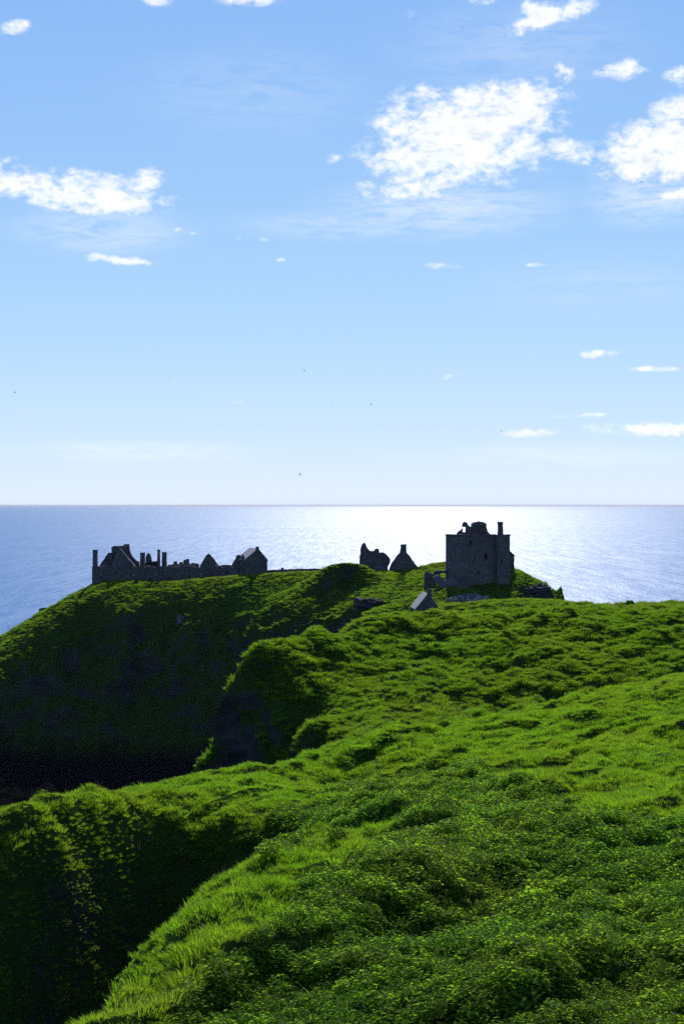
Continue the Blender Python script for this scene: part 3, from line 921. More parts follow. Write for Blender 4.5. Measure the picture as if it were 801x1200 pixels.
# ---------------- long west range
def build_range():
    d = 357.0
    r = empty('castle_range', at(195, 684, d))
    tag(r, 'long low roofless stone range with broken gables and thin chimneys', 'ruin')
    z0 = at(195, 691, d)[2]
    xl = at(108, 0, d)[0]; xr = at(286.5, 0, d)[0]
    W = xr - xl; zt = at(195, 664.4, d)[2]; H = zt - z0

    def hx(px): return (px - CX) / FPX * d - xl
    def hz(py): return CAMZ - (py - HZ) / FPX * d - z0
    holes = []
    for px, py, w, h in ((122, 681, .5, .7), (149, 682, .8, 1.3), (176.5, 681.5, .8, 1.2), (199, 678, .5, .7), (222, 676, .5, .7), (246, 672, .6, .8), (266, 670, .5, .7), (137, 671, .35, .5), (166, 671, .35, .5), (191, 671, .35, .5)):
        holes.append((hx(px) - w / 2, hx(px) + w / 2, hz(py) - h / 2, hz(py) + h / 2))
    bm = bmesh.new()
    holed_wall(bm, (xl, d, z0), (1, 0, 0), (0, -1, 0), W, H, holes, 0.9, cell=.8, jit=.04, top_jit=.14)
    link_mesh('front_wall', bm, M_STONE, r)
    bm = bmesh.new()
    holed_wall(bm, (xr, d + 7.0, z0), (-1, 0, 0), (0, 1, 0), W, H - .5, [], 0.9, cell=1.2, top_jit=.2)
    link_mesh('rear_wall', bm, M_STONE, r)
    for px, hh in ((108.6, .1), (160, .4), (196, .5), (240, .6), (268, .4)):
        x = at(px, 0, d)[0]
        bm = bmesh.new(); holed_wall(bm, (x, d + 6.15, z0), (0, -1, 0), (-1, 0, 0), 5.2, H - hh, [], .8, top_jit=.15)
        link_mesh('cross_wall', bm, M_STONE, r)
    # broken wall head: blocks of uneven height along the top of the front wall
    u = 0.1
    while u < W - .6:
        w = random.uniform(.5, 1.5)
        if random.random() < .65:
            bm = bmesh.new(); box(bm, xl + u, xl + u + w - .05, d + .06, d + .8, zt - .1, zt + random.uniform(.05, .42), .03, .05)
            link_mesh('wall_head_block', bm, M_STONE, r)
        u += w
    # pale ledges on the wall face
    for px, py in ((118.3, 673.8), (156.8, 673.6), (182.8, 673.2), (208.6, 673.2), (235, 673.2), (261, 671.6)):
        bm = bmesh.new(); x, _, z = at(px, py, d)
        box(bm, x - .38, x + .38, d - .32, d + .1, z - .07, z + .07, 0, .015)
        box(bm, x - .25, x + .25, d - .2, d + .1, z - .24, z - .075, 0, .015)
        link_mesh('ledge', bm, M_LEDGE, r)
    # chimneys
    for a, b, tpy, dep in ((108.5, 114.2, 644.6, 1.2), (163.8, 169.8, 647.6, 1.2), (184.0, 187.6, 644.0, .8), (189.4, 195.2, 647.2, 1.2)):
        bm = bmesh.new(); stack(bm, a, b, tpy, 667, d + 1.3 if a > 120 else d + .95, dep)
        link_mesh('chimney', bm, M_STONE, r)
    # gables
    for poly, dd, tk in (([(115.5, 667), (116.5, 663), (121, 656.4), (126, 648.8), (128, 647.8), (132, 648), (132, 667)], d + 5, .9),
                         ([(130.6, 668), (130.8, 641), (133.6, 639.6), (138, 640.2), (144.6, 639.4), (145.2, 637.4), (151, 637.4), (151.4, 642.5), (153, 648), (155.2, 652.6), (158.5, 656), (163, 658.4), (163.6, 668)], d + 6.2, 1.0),
                         ([(171, 668), (171, 652), (172.2, 649.2), (174.2, 648), (176, 649.6), (177.4, 655), (178, 668)], d + 6.1, .9),
                         ([(234, 668), (234.4, 662.4), (239, 655), (242, 650.4), (244.2, 649), (246.4, 649.8), (250, 655), (256.4, 663), (256.6, 668)], d + 2.0, .9),
                         ([(270.6, 668), (271, 662.6), (274, 657.6), (276.6, 653), (277, 650.8), (281.4, 650.4), (282.6, 652), (284.6, 655), (284.6, 668)], d + 3.0, .9)):
        bm = bmesh.new(); slab(bm, poly, dd, tk, .07)
        link_mesh('gable', bm, M_STONE, r)
    bm = bmesh.new(); slab(bm, [(131, 666), (131.6, 659), (139.6, 642.8), (141, 643), (158, 663.6), (158, 666)], d + 1.2, .8, .05)
    g = link_mesh('gable', bm, M_STONE, r)
    # stone-slated roof remnant behind that gable
    bm = bmesh.new()
    q = [Vector(at(140.2, 643.2, d + 2.0)), Vector(at(143.2, 644.0, d + 6.1)), Vector(at(159.8, 663.2, d + 6.1)), Vector(at(157.2, 663.6, d + 2.0))]
    nrm = (q[3] - q[0]).cross(q[1] - q[0]).normalized()
    if nrm.z < 0: nrm = -nrm
    v = [bm.verts.new(x) for x in q] + [bm.verts.new(x - nrm * .2) for x in q]
    for f in ((0, 1, 2, 3), (7, 6, 5, 4), (0, 4, 5, 1), (1, 5, 6, 2), (2, 6, 7, 3), (3, 7, 4, 0)): bm.faces.new([v[i] for i in f])
    link_mesh('roof_slope', bm, M_LEDGE, g)
    # low stumps further along
    for poly, dd in (([(196, 667), (196.4, 662), (203, 661), (203.4, 658), (206.6, 657.6), (207.4, 661), (209.6, 661), (210, 658.8), (213.6, 658.4), (215, 661.4), (215.2, 656.4), (218, 655.8), (218.6, 655), (221.4, 655), (221.8, 661), (226, 659.8), (232, 660.4), (233, 667)], d + 4.2),
                     ([(196, 667), (200, 662.4), (215, 662), (233, 661.6), (233, 667)], d + 2.2), ([(256, 667), (256, 662.6), (263, 662), (271, 662.4), (271, 667)], d + 2.4)):
        bm = bmesh.new(); slab(bm, poly, dd, .9, .06)
        link_mesh('wall_stump', bm, M_STONE, r)
    # turf growing on the wall head between the chimneys
    bm = bmesh.new(); slab(bm, [(168, 668), (169, 660), (176, 658.4), (184, 657.6), (186, 668)], d + 4.4, 2.6, .06)
    link_mesh('turf_cap', bm, M_GROUND_NEAR, r)
    return r


build_range()


# ---------------- gabled buildings
def gabled(name, label, cat, d, pxl, pxr, pxa, pya, py_eave, py_base, length, yaw, chim, wmat, rmat, ruined=False):
    """house with its gable to the viewer; ridge runs away from the gable, turned by yaw"""
    xl = at(pxl, 0, d)[0]; xr = at(pxr, 0, d)[0]; xa = at(pxa, 0, d)[0]
    za = at(0, pya, d)[2]; ze = at(0, py_eave, d)[2]; zb = at(0, py_base, d)[2]
    root = empty(name, ((xl + xr) / 2, d, zb)); tag(root, label, cat)
    dirv = Vector((math.sin(yaw), math.cos(yaw), 0)) * length
    prof = [(xl, zb), (xr, zb), (xr, ze), (xa, za), (xl, ze)]
    bm = bmesh.new()
    f = [bm.verts.new((x, d, z)) for x, z in prof]; b = [bm.verts.new(Vector((x, d, z)) + dirv) for x, z in prof]
    bm.faces.new(f); bm.faces.new(b[::-1])
    for i in range(5): bm.faces.new((f[i], b[i], b[(i + 1) % 5], f[(i + 1) % 5]))
    link_mesh('wall', bm, wmat, root)
    for (x1, z1) in ((xl, ze), (xr, ze)):
        bm = bmesh.new()
        A = Vector((xa, d + .25, za)); B = Vector((x1, d + .25, z1)); sl = (B - A).normalized()
        B = B + sl * .25
        nrm = sl.cross(dirv).normalized()
        if nrm.z < 0: nrm = -nrm
        q = [A + nrm * .03, A + dirv * .97 + nrm * .03, B + dirv * .97 + nrm * .03, B + nrm * .03]
        v = [bm.verts.new(x) for x in q] + [bm.verts.new(x + nrm * .14) for x in q]
        for ff in ((0, 1, 2, 3), (7, 6, 5, 4), (0, 4, 5, 1), (1, 5, 6, 2), (2, 6, 7, 3), (3, 7, 4, 0)): bm.faces.new([v[i] for i in ff])
        link_mesh('roof', bm, rmat, root)
    for (a, bb, tp, bt) in chim:
        bm = bmesh.new(); stack(bm, a, bb, tp, bt, d + .05, .9)
        link_mesh('chimney', bm, wmat, root)
    return root


h = gabled('gabled_house', 'gabled stone house with lit roof slope at the end of the range', 'house', 354.5, 286.6, 313.2, 302.2, 643.6, 656.6, 682, 9.0, -0.30,
           [(299.2, 303.4, 640.6, 646)], M_STONE, M_SLATE)
bm = bmesh.new(); x, y, z = at(297.5, 662.3, 354.5); box(bm, x - .3, x + .3, y - .12, y + .1, z - .06, z + .06); link_mesh('ledge', bm, M_LEDGE, h)
# round stair turret with a conical cap in the angle of the house
bm = bmesh.new()
tx, ty, tz = at(284.6, 682, 355.6)
prof = [(0, .62), (0.3, .62), (4.2, .60), (at(0, 657, 355.6)[2] - tz, .60), (at(0, 656.6, 355.6)[2] - tz, .74), (at(0, 649, 355.6)[2] - tz, .03)]
rings = [[bm.verts.new((tx + r * math.cos(a * math.pi / 7), ty + r * math.sin(a * math.pi / 7), tz + zz)) for a in range(14)] for zz, r in prof]
for a, b in zip(rings, rings[1:]):
    for i in range(14): bm.faces.new((a[i], a[(i + 1) % 14], b[(i + 1) % 14], b[i]))
bm.faces.new(rings[0][::-1]); bm.faces.new(rings[-1])
link_mesh('turret', bm, M_STONE, h)

gabled('gatehouse_cottage', 'small cottage with bright stone roof and chimney below the keep', 'cottage', 276, 487.6, 514.5, 501.2, 697.0, 713.5, 722, 8.0, -0.075,
       [(499.8, 506.2, 690.2, 701)], M_STONE, M_SLATE)

# ---------------- boundary wall, ruined gables, lower works
e = empty('boundary_wall', at(345, 673, 350)); tag(e, 'low dark stone wall running right from the gabled house', 'wall')
bm = bmesh.new(); slab(bm, [(312.6, 679), (312.6, 668.2), (325, 667.8), (329, 667.4), (329.4, 665.6), (332, 665.6), (332.4, 667.4), (352, 666.6), (372, 666.4), (384, 667.0), (386, 679)], 355.0, .8, .05, .8)
link_mesh('masonry', bm, M_STONE, e)

e = empty('ruined_chapel', at(440, 669, 338)); tag(e, 'jagged ruined wall with tall pointed left end left of the steep gable', 'ruin')
bm = bmesh.new(); slab(bm, [(422.6, 676), (422.2, 668), (423.0, 655), (421.8, 650), (421.8, 642.6), (423.4, 639), (425, 636.4), (427.4, 636.4), (429, 639.6), (431, 643.4), (433.6, 645.6), (437.6, 645.6), (439.4, 643.4), (441, 642.6), (443.6, 643), (444, 647.4), (449, 647.4), (452, 649), (455, 652), (457.2, 656), (456.6, 660.4), (454, 664.6), (453.6, 676)], 338, 1.2, .07)
w = link_mesh('gable_wall', bm, M_STONE, e)
bm = bmesh.new(); x, y, z = at(423.5, 650, 339); box(bm, x - .4, x + .7, 339, 345, z - 6, z - .3, .02, .08); box(bm, x - .4, x + .7, 345.02, 348, z - 6, z - 1.6, .02, .08)
link_mesh('side_wall', bm, M_STONE, e)
for poly, dd in (([(437, 676), (437.4, 665), (440, 662.4), (444.6, 661.6), (448, 663.4), (452, 665.6), (453, 676)], 336.6),):
    bm = bmesh.new(); slab(bm, poly, dd, .9, .08, .35)
    link_mesh('broken_wall', bm, M_STONE_PALE, e)

e = empty('ruined_gable', at(473, 669, 336)); tag(e, 'steep freestanding gable ruin topped by a square chimney', 'ruin')
bm = bmesh.new(); slab(bm, [(455, 677), (455.6, 668), (458, 661), (461.4, 656), (465, 651.2), (468.4, 647.6), (468.6, 645), (476.2, 645), (476.4, 647.2), (479.4, 651.2), (482.6, 656), (486.4, 661), (490, 665), (491.8, 670), (492, 677)], 336, 1.1, .06)
g = link_mesh('gable_wall', bm, M_STONE, e)
bm = bmesh.new(); stack(bm, 468.8, 476.2, 638, 647, 336.05, 1.0); link_mesh('chimney', bm, M_STONE, e)
bm = bmesh.new(); x, y, z = at(489, 668, 337.2); box(bm, x - .8, x, 337.15, 344, z - 4, z + .6, .02, .08); link_mesh('side_wall', bm, M_STONE, e)

e = empty('gate_ruin', at(505, 700, 306)); tag(e, 'dark ruined gateway with an opening left of the keep', 'ruin')
bm = bmesh.new(); slab(bm, [(497.4, 708), (497.2, 690), (496.6, 678), (497.4, 671.4), (499.8, 669.4), (503, 671), (505.4, 672.2), (508.4, 673), (511.2, 676), (510.6, 690), (509, 708)], 306, 1.4, .07)
link_mesh('pier', bm, M_STONE, e)
bm = bmesh.new(); slab(bm, [(507.4, 676.4), (507.8, 669.8), (512, 668.4), (518, 668.8), (526.6, 667.6), (526.6, 672.6), (522, 672.0), (518.6, 671.4), (515.6, 672.4), (514.4, 675.4)], 306.6, 1.1, .04)
link_mesh('arch', bm, M_STONE, e)
bm = bmesh.new(); slab(bm, [(521.8, 690), (522.0, 671.4), (526.8, 672), (527, 690)], 306.65, 1.0, .05)
link_mesh('pier', bm, M_STONE, e)

e = empty('rubble_wall', at(524, 697, 299)); tag(e, 'pale grey collapsed rubble wall stepping down beneath the keep', 'wall')
bm = bmesh.new(); slab(bm, [(507.6, 677.6), (511, 674.8), (514, 674.4), (517, 677), (521, 680.2), (525, 679.2), (530, 678.8), (535, 680.4), (536.4, 682), (536.4, 704), (524, 704), (521, 695), (516, 688.6), (511, 683)], 299.4, 1.2, .08, .4, lean=.18)
link_mesh('masonry', bm, M_STONE_PALE, e)
bm = bmesh.new(); slab(bm, [(534.6, 706), (534.8, 684.6), (537, 682.2), (541, 682.8), (546, 684.4), (549.6, 688), (552, 693), (553, 706)], 297.6, 1.6, .08, .4, lean=.1)
link_mesh('broken_pier', bm, M_STONE, e)

e = empty('garden_wall', at(548, 703, 286)); tag(e, 'low pale drystone wall along the slope above the cottage', 'wall')
bm = bmesh.new(); slab(bm, [(521, 712), (523, 703.4), (527, 700.4), (534, 698.2), (541, 697.2), (548, 695.8), (556, 695.2), (561, 695.8), (563, 697.6), (568, 699.4), (573, 703.4), (574, 712)], 286, .9, .1, .4)
link_mesh('masonry', bm, M_STONE_PALE, e)
bm = bmesh.new()
for i in range(46):
    px = random.uniform(522, 573); x, y, z = at(px, random.uniform(699, 704.5), 285.6 - random.random() * .5)
    a = random.uniform(.14, .38); box(bm, x - a, x + a, y - a * .8, y + a, z - a * .55, z + a * .5, a * .2, a * .18)
o = link_mesh('fallen_stones', bm, M_LEDGE, e); o['kind'] = 'stuff'

e = empty('wall_fragment', at(52, 720, 366)); tag(e, 'isolated square wall fragment on the slope left of the range', 'ruin')
bm = bmesh.new(); slab(bm, [(45.6, 735), (45.8, 713.6), (48, 712.6), (53, 712.4), (59, 713), (64, 712.8), (66, 735)], 362, 1.1, .06)
link_mesh('masonry', bm, M_STONE, e)


# ---------------- outcrops of bare rock in the turf
def outcrop(px, py, w, hgt, label, mat=M_ROCK):
    x, y, z = ray_hit(px, py, 200)
    bm = bmesh.new(); bmesh.ops.create_icosphere(bm, subdivisions=4, radius=1.0)
    s = random.random() * 50
    for v in bm.verts:
        c = v.co.copy()
        n = float(fbm(np.array([c.x * 1.6 + s]), np.array([c.z * 2.2 + c.y + s]), 4, 7, .6)[0])
        m = max(abs(c.x), abs(c.y), abs(c.z)); c = c * (0.55 + 0.45 / m)
        c *= 1 + .34 * n
        v.co = Vector((c.x * w / 2, c.y * w * .35, c.z * hgt / 2))
    bmesh.ops.translate(bm, verts=bm.verts, vec=(x, y + w * .12, z))
    o = link_mesh('rock_outcrop', bm, mat)
    return tag(o, label, 'rock', 'bare rock on the headland')


outcrop(211.5, 728, 1.9, 2.9, 'small pale rock jutting from the shaded headland slope', M_STONE_PALE)
outcrop(432, 711, 6.5, 3.4, 'grey rock face in the grassy gully below the ruined gable')
outcrop(626, 696, 7.0, 3.2, 'dark crag below the turf shoulder right of the keep')
# ------------------------------------------------------------------ vegetation
def leaf_material(name, dif, trans, tmix, gloss, rough, patch_scale, straw=(0.20, 0.17, 0.05), straw_amt=0.25):
    m, N, L = new_mat(name)
    out = N.new('ShaderNodeOutputMaterial')
    g = N.new('ShaderNodeNewGeometry'); oi = N.new('ShaderNodeObjectInfo')
    n = tex_noise(N, L, g.outputs['Position'], patch_scale, 4, 0.6)
    hs = N.new('ShaderNodeHueSaturation'); hs2 = N.new('ShaderNodeHueSaturation')
    val = N.new('ShaderNodeMapRange'); L.new(oi.outputs['Random'], val.inputs['Value']); val.inputs['To Min'].default_value = 0.72; val.inputs['To Max'].default_value = 1.22
    hue = N.new('ShaderNodeMapRange'); L.new(n, hue.inputs['Value']); hue.inputs['From Min'].default_value = .3; hue.inputs['From Max'].default_value = .7
    hue.inputs['To Min'].default_value = 0.517; hue.inputs['To Max'].default_value = 0.482
    sf = N.new('ShaderNodeMapRange'); L.new(n, sf.inputs['Value']); sf.inputs['From Min'].default_value = .56; sf.inputs['From Max'].default_value = .8; sf.inputs['To Max'].default_value = straw_amt
    for h, c in ((hs, dif), (hs2, trans)):
        h.inputs['Color'].default_value = (*c, 1)
        L.new(val.outputs['Result'], h.inputs['Value']); L.new(hue.outputs['Result'], h.inputs['Hue'])
    d = N.new('ShaderNodeBsdfDiffuse'); t = N.new('ShaderNodeBsdfTranslucent'); gl = N.new('ShaderNodeBsdfGlossy')
    L.new(mixc(N, L, sf.outputs['Result'], hs.outputs[0], straw), d.inputs['Color'])
    L.new(mixc(N, L, sf.outputs['Result'], hs2.outputs[0], straw), t.inputs['Color'])
    gl.inputs['Roughness'].default_value = rough; gl.inputs['Color'].default_value = (1, 1, 1, 1)
    mx = N.new('ShaderNodeMixShader'); mx.inputs[0].default_value = tmix
    L.new(d.outputs[0], mx.inputs[1]); L.new(t.outputs[0], mx.inputs[2])
    fr = N.new('ShaderNodeFresnel'); fr.inputs['IOR'].default_value = 1.4
    mm = N.new('ShaderNodeMath'); mm.operation = 'MULTIPLY'; L.new(fr.outputs[0], mm.inputs[0]); mm.inputs[1].default_value = gloss
    m2 = N.new('ShaderNodeMixShader'); L.new(mm.outputs[0], m2.inputs[0]); L.new(mx.outputs[0], m2.inputs[1]); L.new(gl.outputs[0], m2.inputs[2])
    L.new(m2.outputs[0], out.inputs[0])
    return m


M_GRASS = leaf_material('grass_blades', (0.050, 0.085, 0.008), (0.27, 0.50, 0.014), 0.6, 0.03, 0.5, 0.16, straw_amt=0.4)
M_TUSSOCK = leaf_material('tussock_blades', (0.036, 0.062, 0.007), (0.235, 0.42, 0.012), 0.58, 0.03, 0.5, 0.07, straw_amt=0.35)
M_LEAF = leaf_material('broad_leaves', (0.100, 0.165, 0.015), (0.29, 0.53, 0.017), 0.58, 0.035, 0.45, 0.3, straw_amt=0.05)
M_STRAW = leaf_material('dry_stalks', (0.20, 0.15, 0.07), (0.16, 0.11, 0.05), 0.35, 0.2, 0.5, 0.5)


def make_tuft(name, mat, blades, rad, h0, h1, width, lean, seed, wind=(0.25, -0.1)):
    r = random.Random(seed); V, F = [], []
    for i in range(blades):
        a = r.random() * 6.283; q = rad * math.sqrt(r.random())
        bx, by = q * math.cos(a), q * math.sin(a)
        h = r.uniform(h0, h1) * (1.15 - 0.55 * q / rad)
        ln = lean * (0.35 + 0.9 * q / rad) * r.uniform(.5, 1.4)
        dx = math.cos(a) * ln + wind[0] * r.uniform(.3, 1.2); dy = math.sin(a) * ln + wind[1] * r.uniform(.3, 1.2)
        f = r.random() * 6.283; wx, wy = math.cos(f) * width / 2, math.sin(f) * width / 2
        b = len(V)
        for (s, k, w) in ((0, 0, 1.0), (.5, .28, .85), (.85, .72, .5), (1.0, 1.15, 0)):
            x = bx + dx * h * k; y = by + dy * h * k; z = h * s * (1 - .10 * k) - .03
            if w: V += [(x - wx * w, y - wy * w, z), (x + wx * w, y + wy * w, z)]
            else: V.append((x, y, z))
        F += [(b, b + 1, b + 3, b + 2), (b + 2, b + 3, b + 5, b + 4), (b + 4, b + 5, b + 6)]
    me = bpy.data.meshes.new(name); me.from_pydata(V, [], F); me.materials.append(mat)
    return bpy.data.objects.new(name, me)


def make_clump(name, mat, leaves, rad, hgt, size, seed):
    """low leafy plant: broad folded leaves held out on a dome"""
    r = random.Random(seed); V, F = [], []
    for i in range(leaves):
        a = r.random() * 6.283; q = math.sqrt(r.random())
        c = Vector((math.cos(a) * q * rad, math.sin(a) * q * rad, hgt * (1 - .55 * q * q) * r.uniform(.55, 1.05)))
        yaw = a + r.uniform(-1.2, 1.2); pitch = r.uniform(-.55, .35); roll = r.uniform(-.5, .5)
        R = Euler((roll, -pitch, yaw)).to_matrix()
        s = size * r.uniform(.65, 1.25)
        pts = [(-.5, 0, 0), (-.12, .36, .07), (.28, .27, .06), (.62, 0, -.06), (.28, -.27, .06), (-.12, -.36, .07), (.05, 0, -.03)]
        b = len(V)
        for p in pts: V.append(tuple(c + R @ (Vector(p) * s)))
        F += [(b, b + 6, b + 1), (b + 1, b + 6, b + 2), (b + 2, b + 6, b + 3), (b + 3, b + 6, b + 4), (b + 4, b + 6, b + 5), (b + 5, b + 6, b)]
    me = bpy.data.meshes.new(name); me.from_pydata(V, [], F); me.materials.append(mat)
    return bpy.data.objects.new(name, me)


def scatter(name, protos, pts, rotz, tilt, scl, label, cat):
    """uncountable ground cover: one object, plants set out on the given points"""
    col = bpy.data.collections.new(name + '_plants')
    for p in protos: col.objects.link(p)
    n = len(pts)
    me = bpy.data.meshes.new(name)
    me.vertices.add(n); me.vertices.foreach_set('co', pts.astype(np.float32).ravel())
    rot = np.zeros((n, 3), np.float32); rot[:, :2] = tilt; rot[:, 2] = rotz
    a = me.attributes.new('rot', 'FLOAT_VECTOR', 'POINT'); a.data.foreach_set('vector', rot.ravel())
    a = me.attributes.new('scl', 'FLOAT', 'POINT'); a.data.foreach_set('value', scl.astype(np.float32))
    a = me.attributes.new('pick', 'INT', 'POINT'); a.data.foreach_set('value', rng.integers(0, len(protos), n).astype(np.int32))
    me.update()
    o = bpy.data.objects.new(name, me); COL.objects.link(o)
    ng = bpy.data.node_groups.new(name, 'GeometryNodeTree')
    ng.interface.new_socket('Geometry', in_out='INPUT', socket_type='NodeSocketGeometry')
    ng.interface.new_socket('Geometry', in_out='OUTPUT', socket_type='NodeSocketGeometry')
    N, L = ng.nodes, ng.links
    i, q = N.new('NodeGroupInput'), N.new('NodeGroupOutput')
    ci = N.new('GeometryNodeCollectionInfo'); ci.inputs['Collection'].default_value = col
    ci.inputs['Separate Children'].default_value = True; ci.inputs['Reset Children'].default_value = True
    iop = N.new('GeometryNodeInstanceOnPoints'); iop.inputs['Pick Instance'].default_value = True

    def na(nm, ty):
        k = N.new('GeometryNodeInputNamedAttribute'); k.data_type = ty; k.inputs['Name'].default_value = nm
        return k.outputs['Attribute']
    L.new(i.outputs[0], iop.inputs['Points']); L.new(ci.outputs[0], iop.inputs['Instance'])
    L.new(na('pick', 'INT'), iop.inputs['Instance Index'])
    L.new(na('rot', 'FLOAT_VECTOR'), iop.inputs['Rotation']); L.new(na('scl', 'FLOAT'), iop.inputs['Scale'])
    L.new(iop.outputs[0], q.inputs[0])
    mod = o.modifiers.new('plants', 'NODES'); mod.node_group = ng
    return tag(o, label, cat, kind='stuff')


def in_poly(px, py, poly):
    c = np.zeros(px.shape, bool); n = len(poly)
    for i in range(n):
        x1, y1 = poly[i]; x2, y2 = poly[(i + 1) % n]
        if y1 == y2: continue
        k = ((y1 > py) != (y2 > py)) & (px < (x2 - x1) * (py - y1) / (y2 - y1) + x1)
        c ^= k
    return c


def sample_points(P, y0, y1, dens, spread=1.5, xlim=None):
    """random ground points of a patch inside the wedge of land in view (with a wide margin)"""
    if xlim is None:
        half = lambda y: 0.245 * spread * y + 3.0
        xm = half(y1)
        n = int(2.4 * dens * (y1 - y0) * 2 * xm)
        y = rng.uniform(y0, y1, n); x = rng.uniform(-xm, xm, n)
        k = np.abs(x) < half(y)
        x, y = x[k], y[k]
    else:
        n = int(2.4 * dens * (y1 - y0) * (xlim[1] - xlim[0]))
        y = rng.uniform(y0, y1, n); x = rng.uniform(xlim[0], xlim[1], n)
    # plan density times true ground area on slopes
    k = rng.random(len(x)) < np.minimum(np.hypot(1.0, P.slope_at(x, y)), 2.4) / 2.4
    x, y = x[k], y[k]
    z = P.height(x, y) + CAMZ
    return x, y, z


def project(x, y, z):
    return CX + x / y * FPX, HZ - (z - CAMZ) / y * FPX


LEAFY = [[(455, 970), (520, 925), (560, 905), (640, 932), (700, 957), (780, 966), (900, 1000), (1000, 1400), (-200, 1500), (150, 1235), (235, 1165), (300, 1095), (400, 1018)],
         [(262, 996), (330, 962), (400, 928), (470, 902), (560, 893), (510, 928), (430, 957), (350, 985), (300, 1008)],
         [(210, 1002), (250, 985), (262, 1000), (225, 1018)], [(670, 795), (720, 783), (745, 770), (700, 765), (660, 775)]]


def leafy_mask(x, y, z):
    px, py = project(x, y, z)
    wob = fbm(x / 1.6, y / 2.2, 3, 301)
    px = px + wob * 26; py = py + fbm(x / 1.9, y / 1.9, 3, 303) * 16
    m = np.zeros(px.shape, bool)
    for p in LEAFY: m |= in_poly(px, py, p)
    return m


def build_vegetation():
    # --- short grass on the near hillside
    x, y, z = sample_points(FG, 13, 97, 28, 1.33)
    lf = leafy_mask(x, y, z)
    k = ~lf | (rng.random(len(x)) < 0.05)
    x, y, z = x[k], y[k], z[k]
    clump = fbm(x / 1.0, y / 1.0, 2, 201)
    scl = np.clip(0.9 + 0.7 * clump, 0.6, 1.5) * rng.uniform(.75, 1.25, len(x)) * (1 - 0.45 * ss(0.9, 1.5, FG.slope_at(x, y)))
    protos = [make_tuft('grass_tuft', M_GRASS, 70, .20, .07, .20, .011, .6, 10 + i) for i in range(5)]
    scatter('grass', protos, np.stack([x, y, z], 1), rng.uniform(0, 6.28, len(x)), rng.normal(0, .16, (len(x), 2)), scl,
            'bright green rough grass over the near hillside', 'grass')
    # --- leafy ground cover
    x, y, z = sample_points(FG, 13, 84, 24, 1.45)
    k = leafy_mask(x, y, z) | (rng.random(len(x)) < 0.004)
    x, y, z = x[k], y[k], z[k]
    hump = fbm(x / 1.3, y / 1.3, 3, 221)
    scl = np.clip(0.95 + 0.4 * hump, .55, 1.5) * rng.uniform(.75, 1.2, len(x))
    protos = [make_clump('leafy_plant', M_LEAF, 68, .24, .30, .068, 40 + i) for i in range(6)]
    scatter('ground_cover', protos, np.stack([x, y, z - .04], 1), rng.uniform(0, 6.28, len(x)), rng.normal(0, .15, (len(x), 2)), scl,
            'dense low leafy green plants covering the lower right hillside', 'ground cover')
    # --- dry stalks here and there
    x, y, z = sample_points(FG, 18, 70, 1.1, 1.4)
    w = fbm(x / 3.5, y / 3.5, 2, 241)
    k = w > 0.52
    x, y, z = x[k], y[k], z[k]
    protos = [make_tuft('dry_stalk', M_STRAW, 5, .10, .45, .85, .010, .22, 70 + i) for i in range(4)]
    scatter('dry_grass', protos, np.stack([x, y, z], 1), rng.uniform(0, 6.28, len(x)), rng.normal(0, .1, (len(x), 2)), rng.uniform(.6, 1.1, len(x)),
            'thin dry straw coloured stalks standing in the near grass', 'dry grass')
    # --- tussocks on the middle hill
    x, y, z = sample_points(MID, 95.2, 166, 10.5, 1.22)
    s = MID.slope_at(x, y)
    k = rng.random(len(x)) < (1 - ss(1.05, 2.1, s))
    x, y, z = x[k], y[k], z[k]
    clump = fbm(x / 1.5, y / 1.5, 2, 251)
    scl = np.clip(0.85 + 0.8 * clump, .55, 1.6) * rng.uniform(.7, 1.2, len(x))
    protos = [make_tuft('tussock', M_TUSSOCK, 84, .34, .13, .34, .024, .8, 90 + i) for i in range(4)]
    scatter('tussock_grass', protos, np.stack([x, y, z], 1), rng.uniform(0, 6.28, len(x)), rng.normal(0, .15, (len(x), 2)), scl,
            'rough tussocky grass covering the middle hill', 'grass')
    # --- grass on the headland
    x, y, z = sample_points(HEAD, 224, 385, 2.0, xlim=(-92, 60))
    s = HEAD.slope_at(x, y)
    k = (rng.random(len(x)) < (1 - 0.96 * ss(0.9, 2.0, s))) & (z > 6)
    x, y, z = x[k], y[k], z[k]
    scl = np.clip(0.9 + 0.7 * fbm(x / 3, y / 3, 2, 271), .4, 1.8) * rng.uniform(.7, 1.2, len(x))
    protos = [make_tuft('headland_tussock', M_TUSSOCK, 80, .55, .10, .30, .04, .9, 120 + i) for i in range(4)]
    scatter('headland_grass', protos, np.stack([x, y, z], 1), rng.uniform(0, 6.28, len(x)), rng.normal(0, .1, (len(x), 2)), scl,
            'grass growing over the castle headland and its upper slopes', 'grass')


build_vegetation()


# ------------------------------------------------------------------ seabirds
def bird_material():
    m, N, L = new_mat('seabird_plumage')
    out = N.new('ShaderNodeOutputMaterial'); p = N.new('ShaderNodeBsdfPrincipled'); L.new(p.outputs[0], out.inputs[0])
    tc = N.new('ShaderNodeTexCoord')
    c = ramp(N, L, tex_noise(N, L, tc.outputs['Object'], 6, 3), [(0.3, (0.06, 0.065, 0.07)), (0.7, (0.16, 0.165, 0.17))])
    L.new(c, p.inputs['Base Color']); p.inputs['Roughness'].default_value = 0.8
    return m


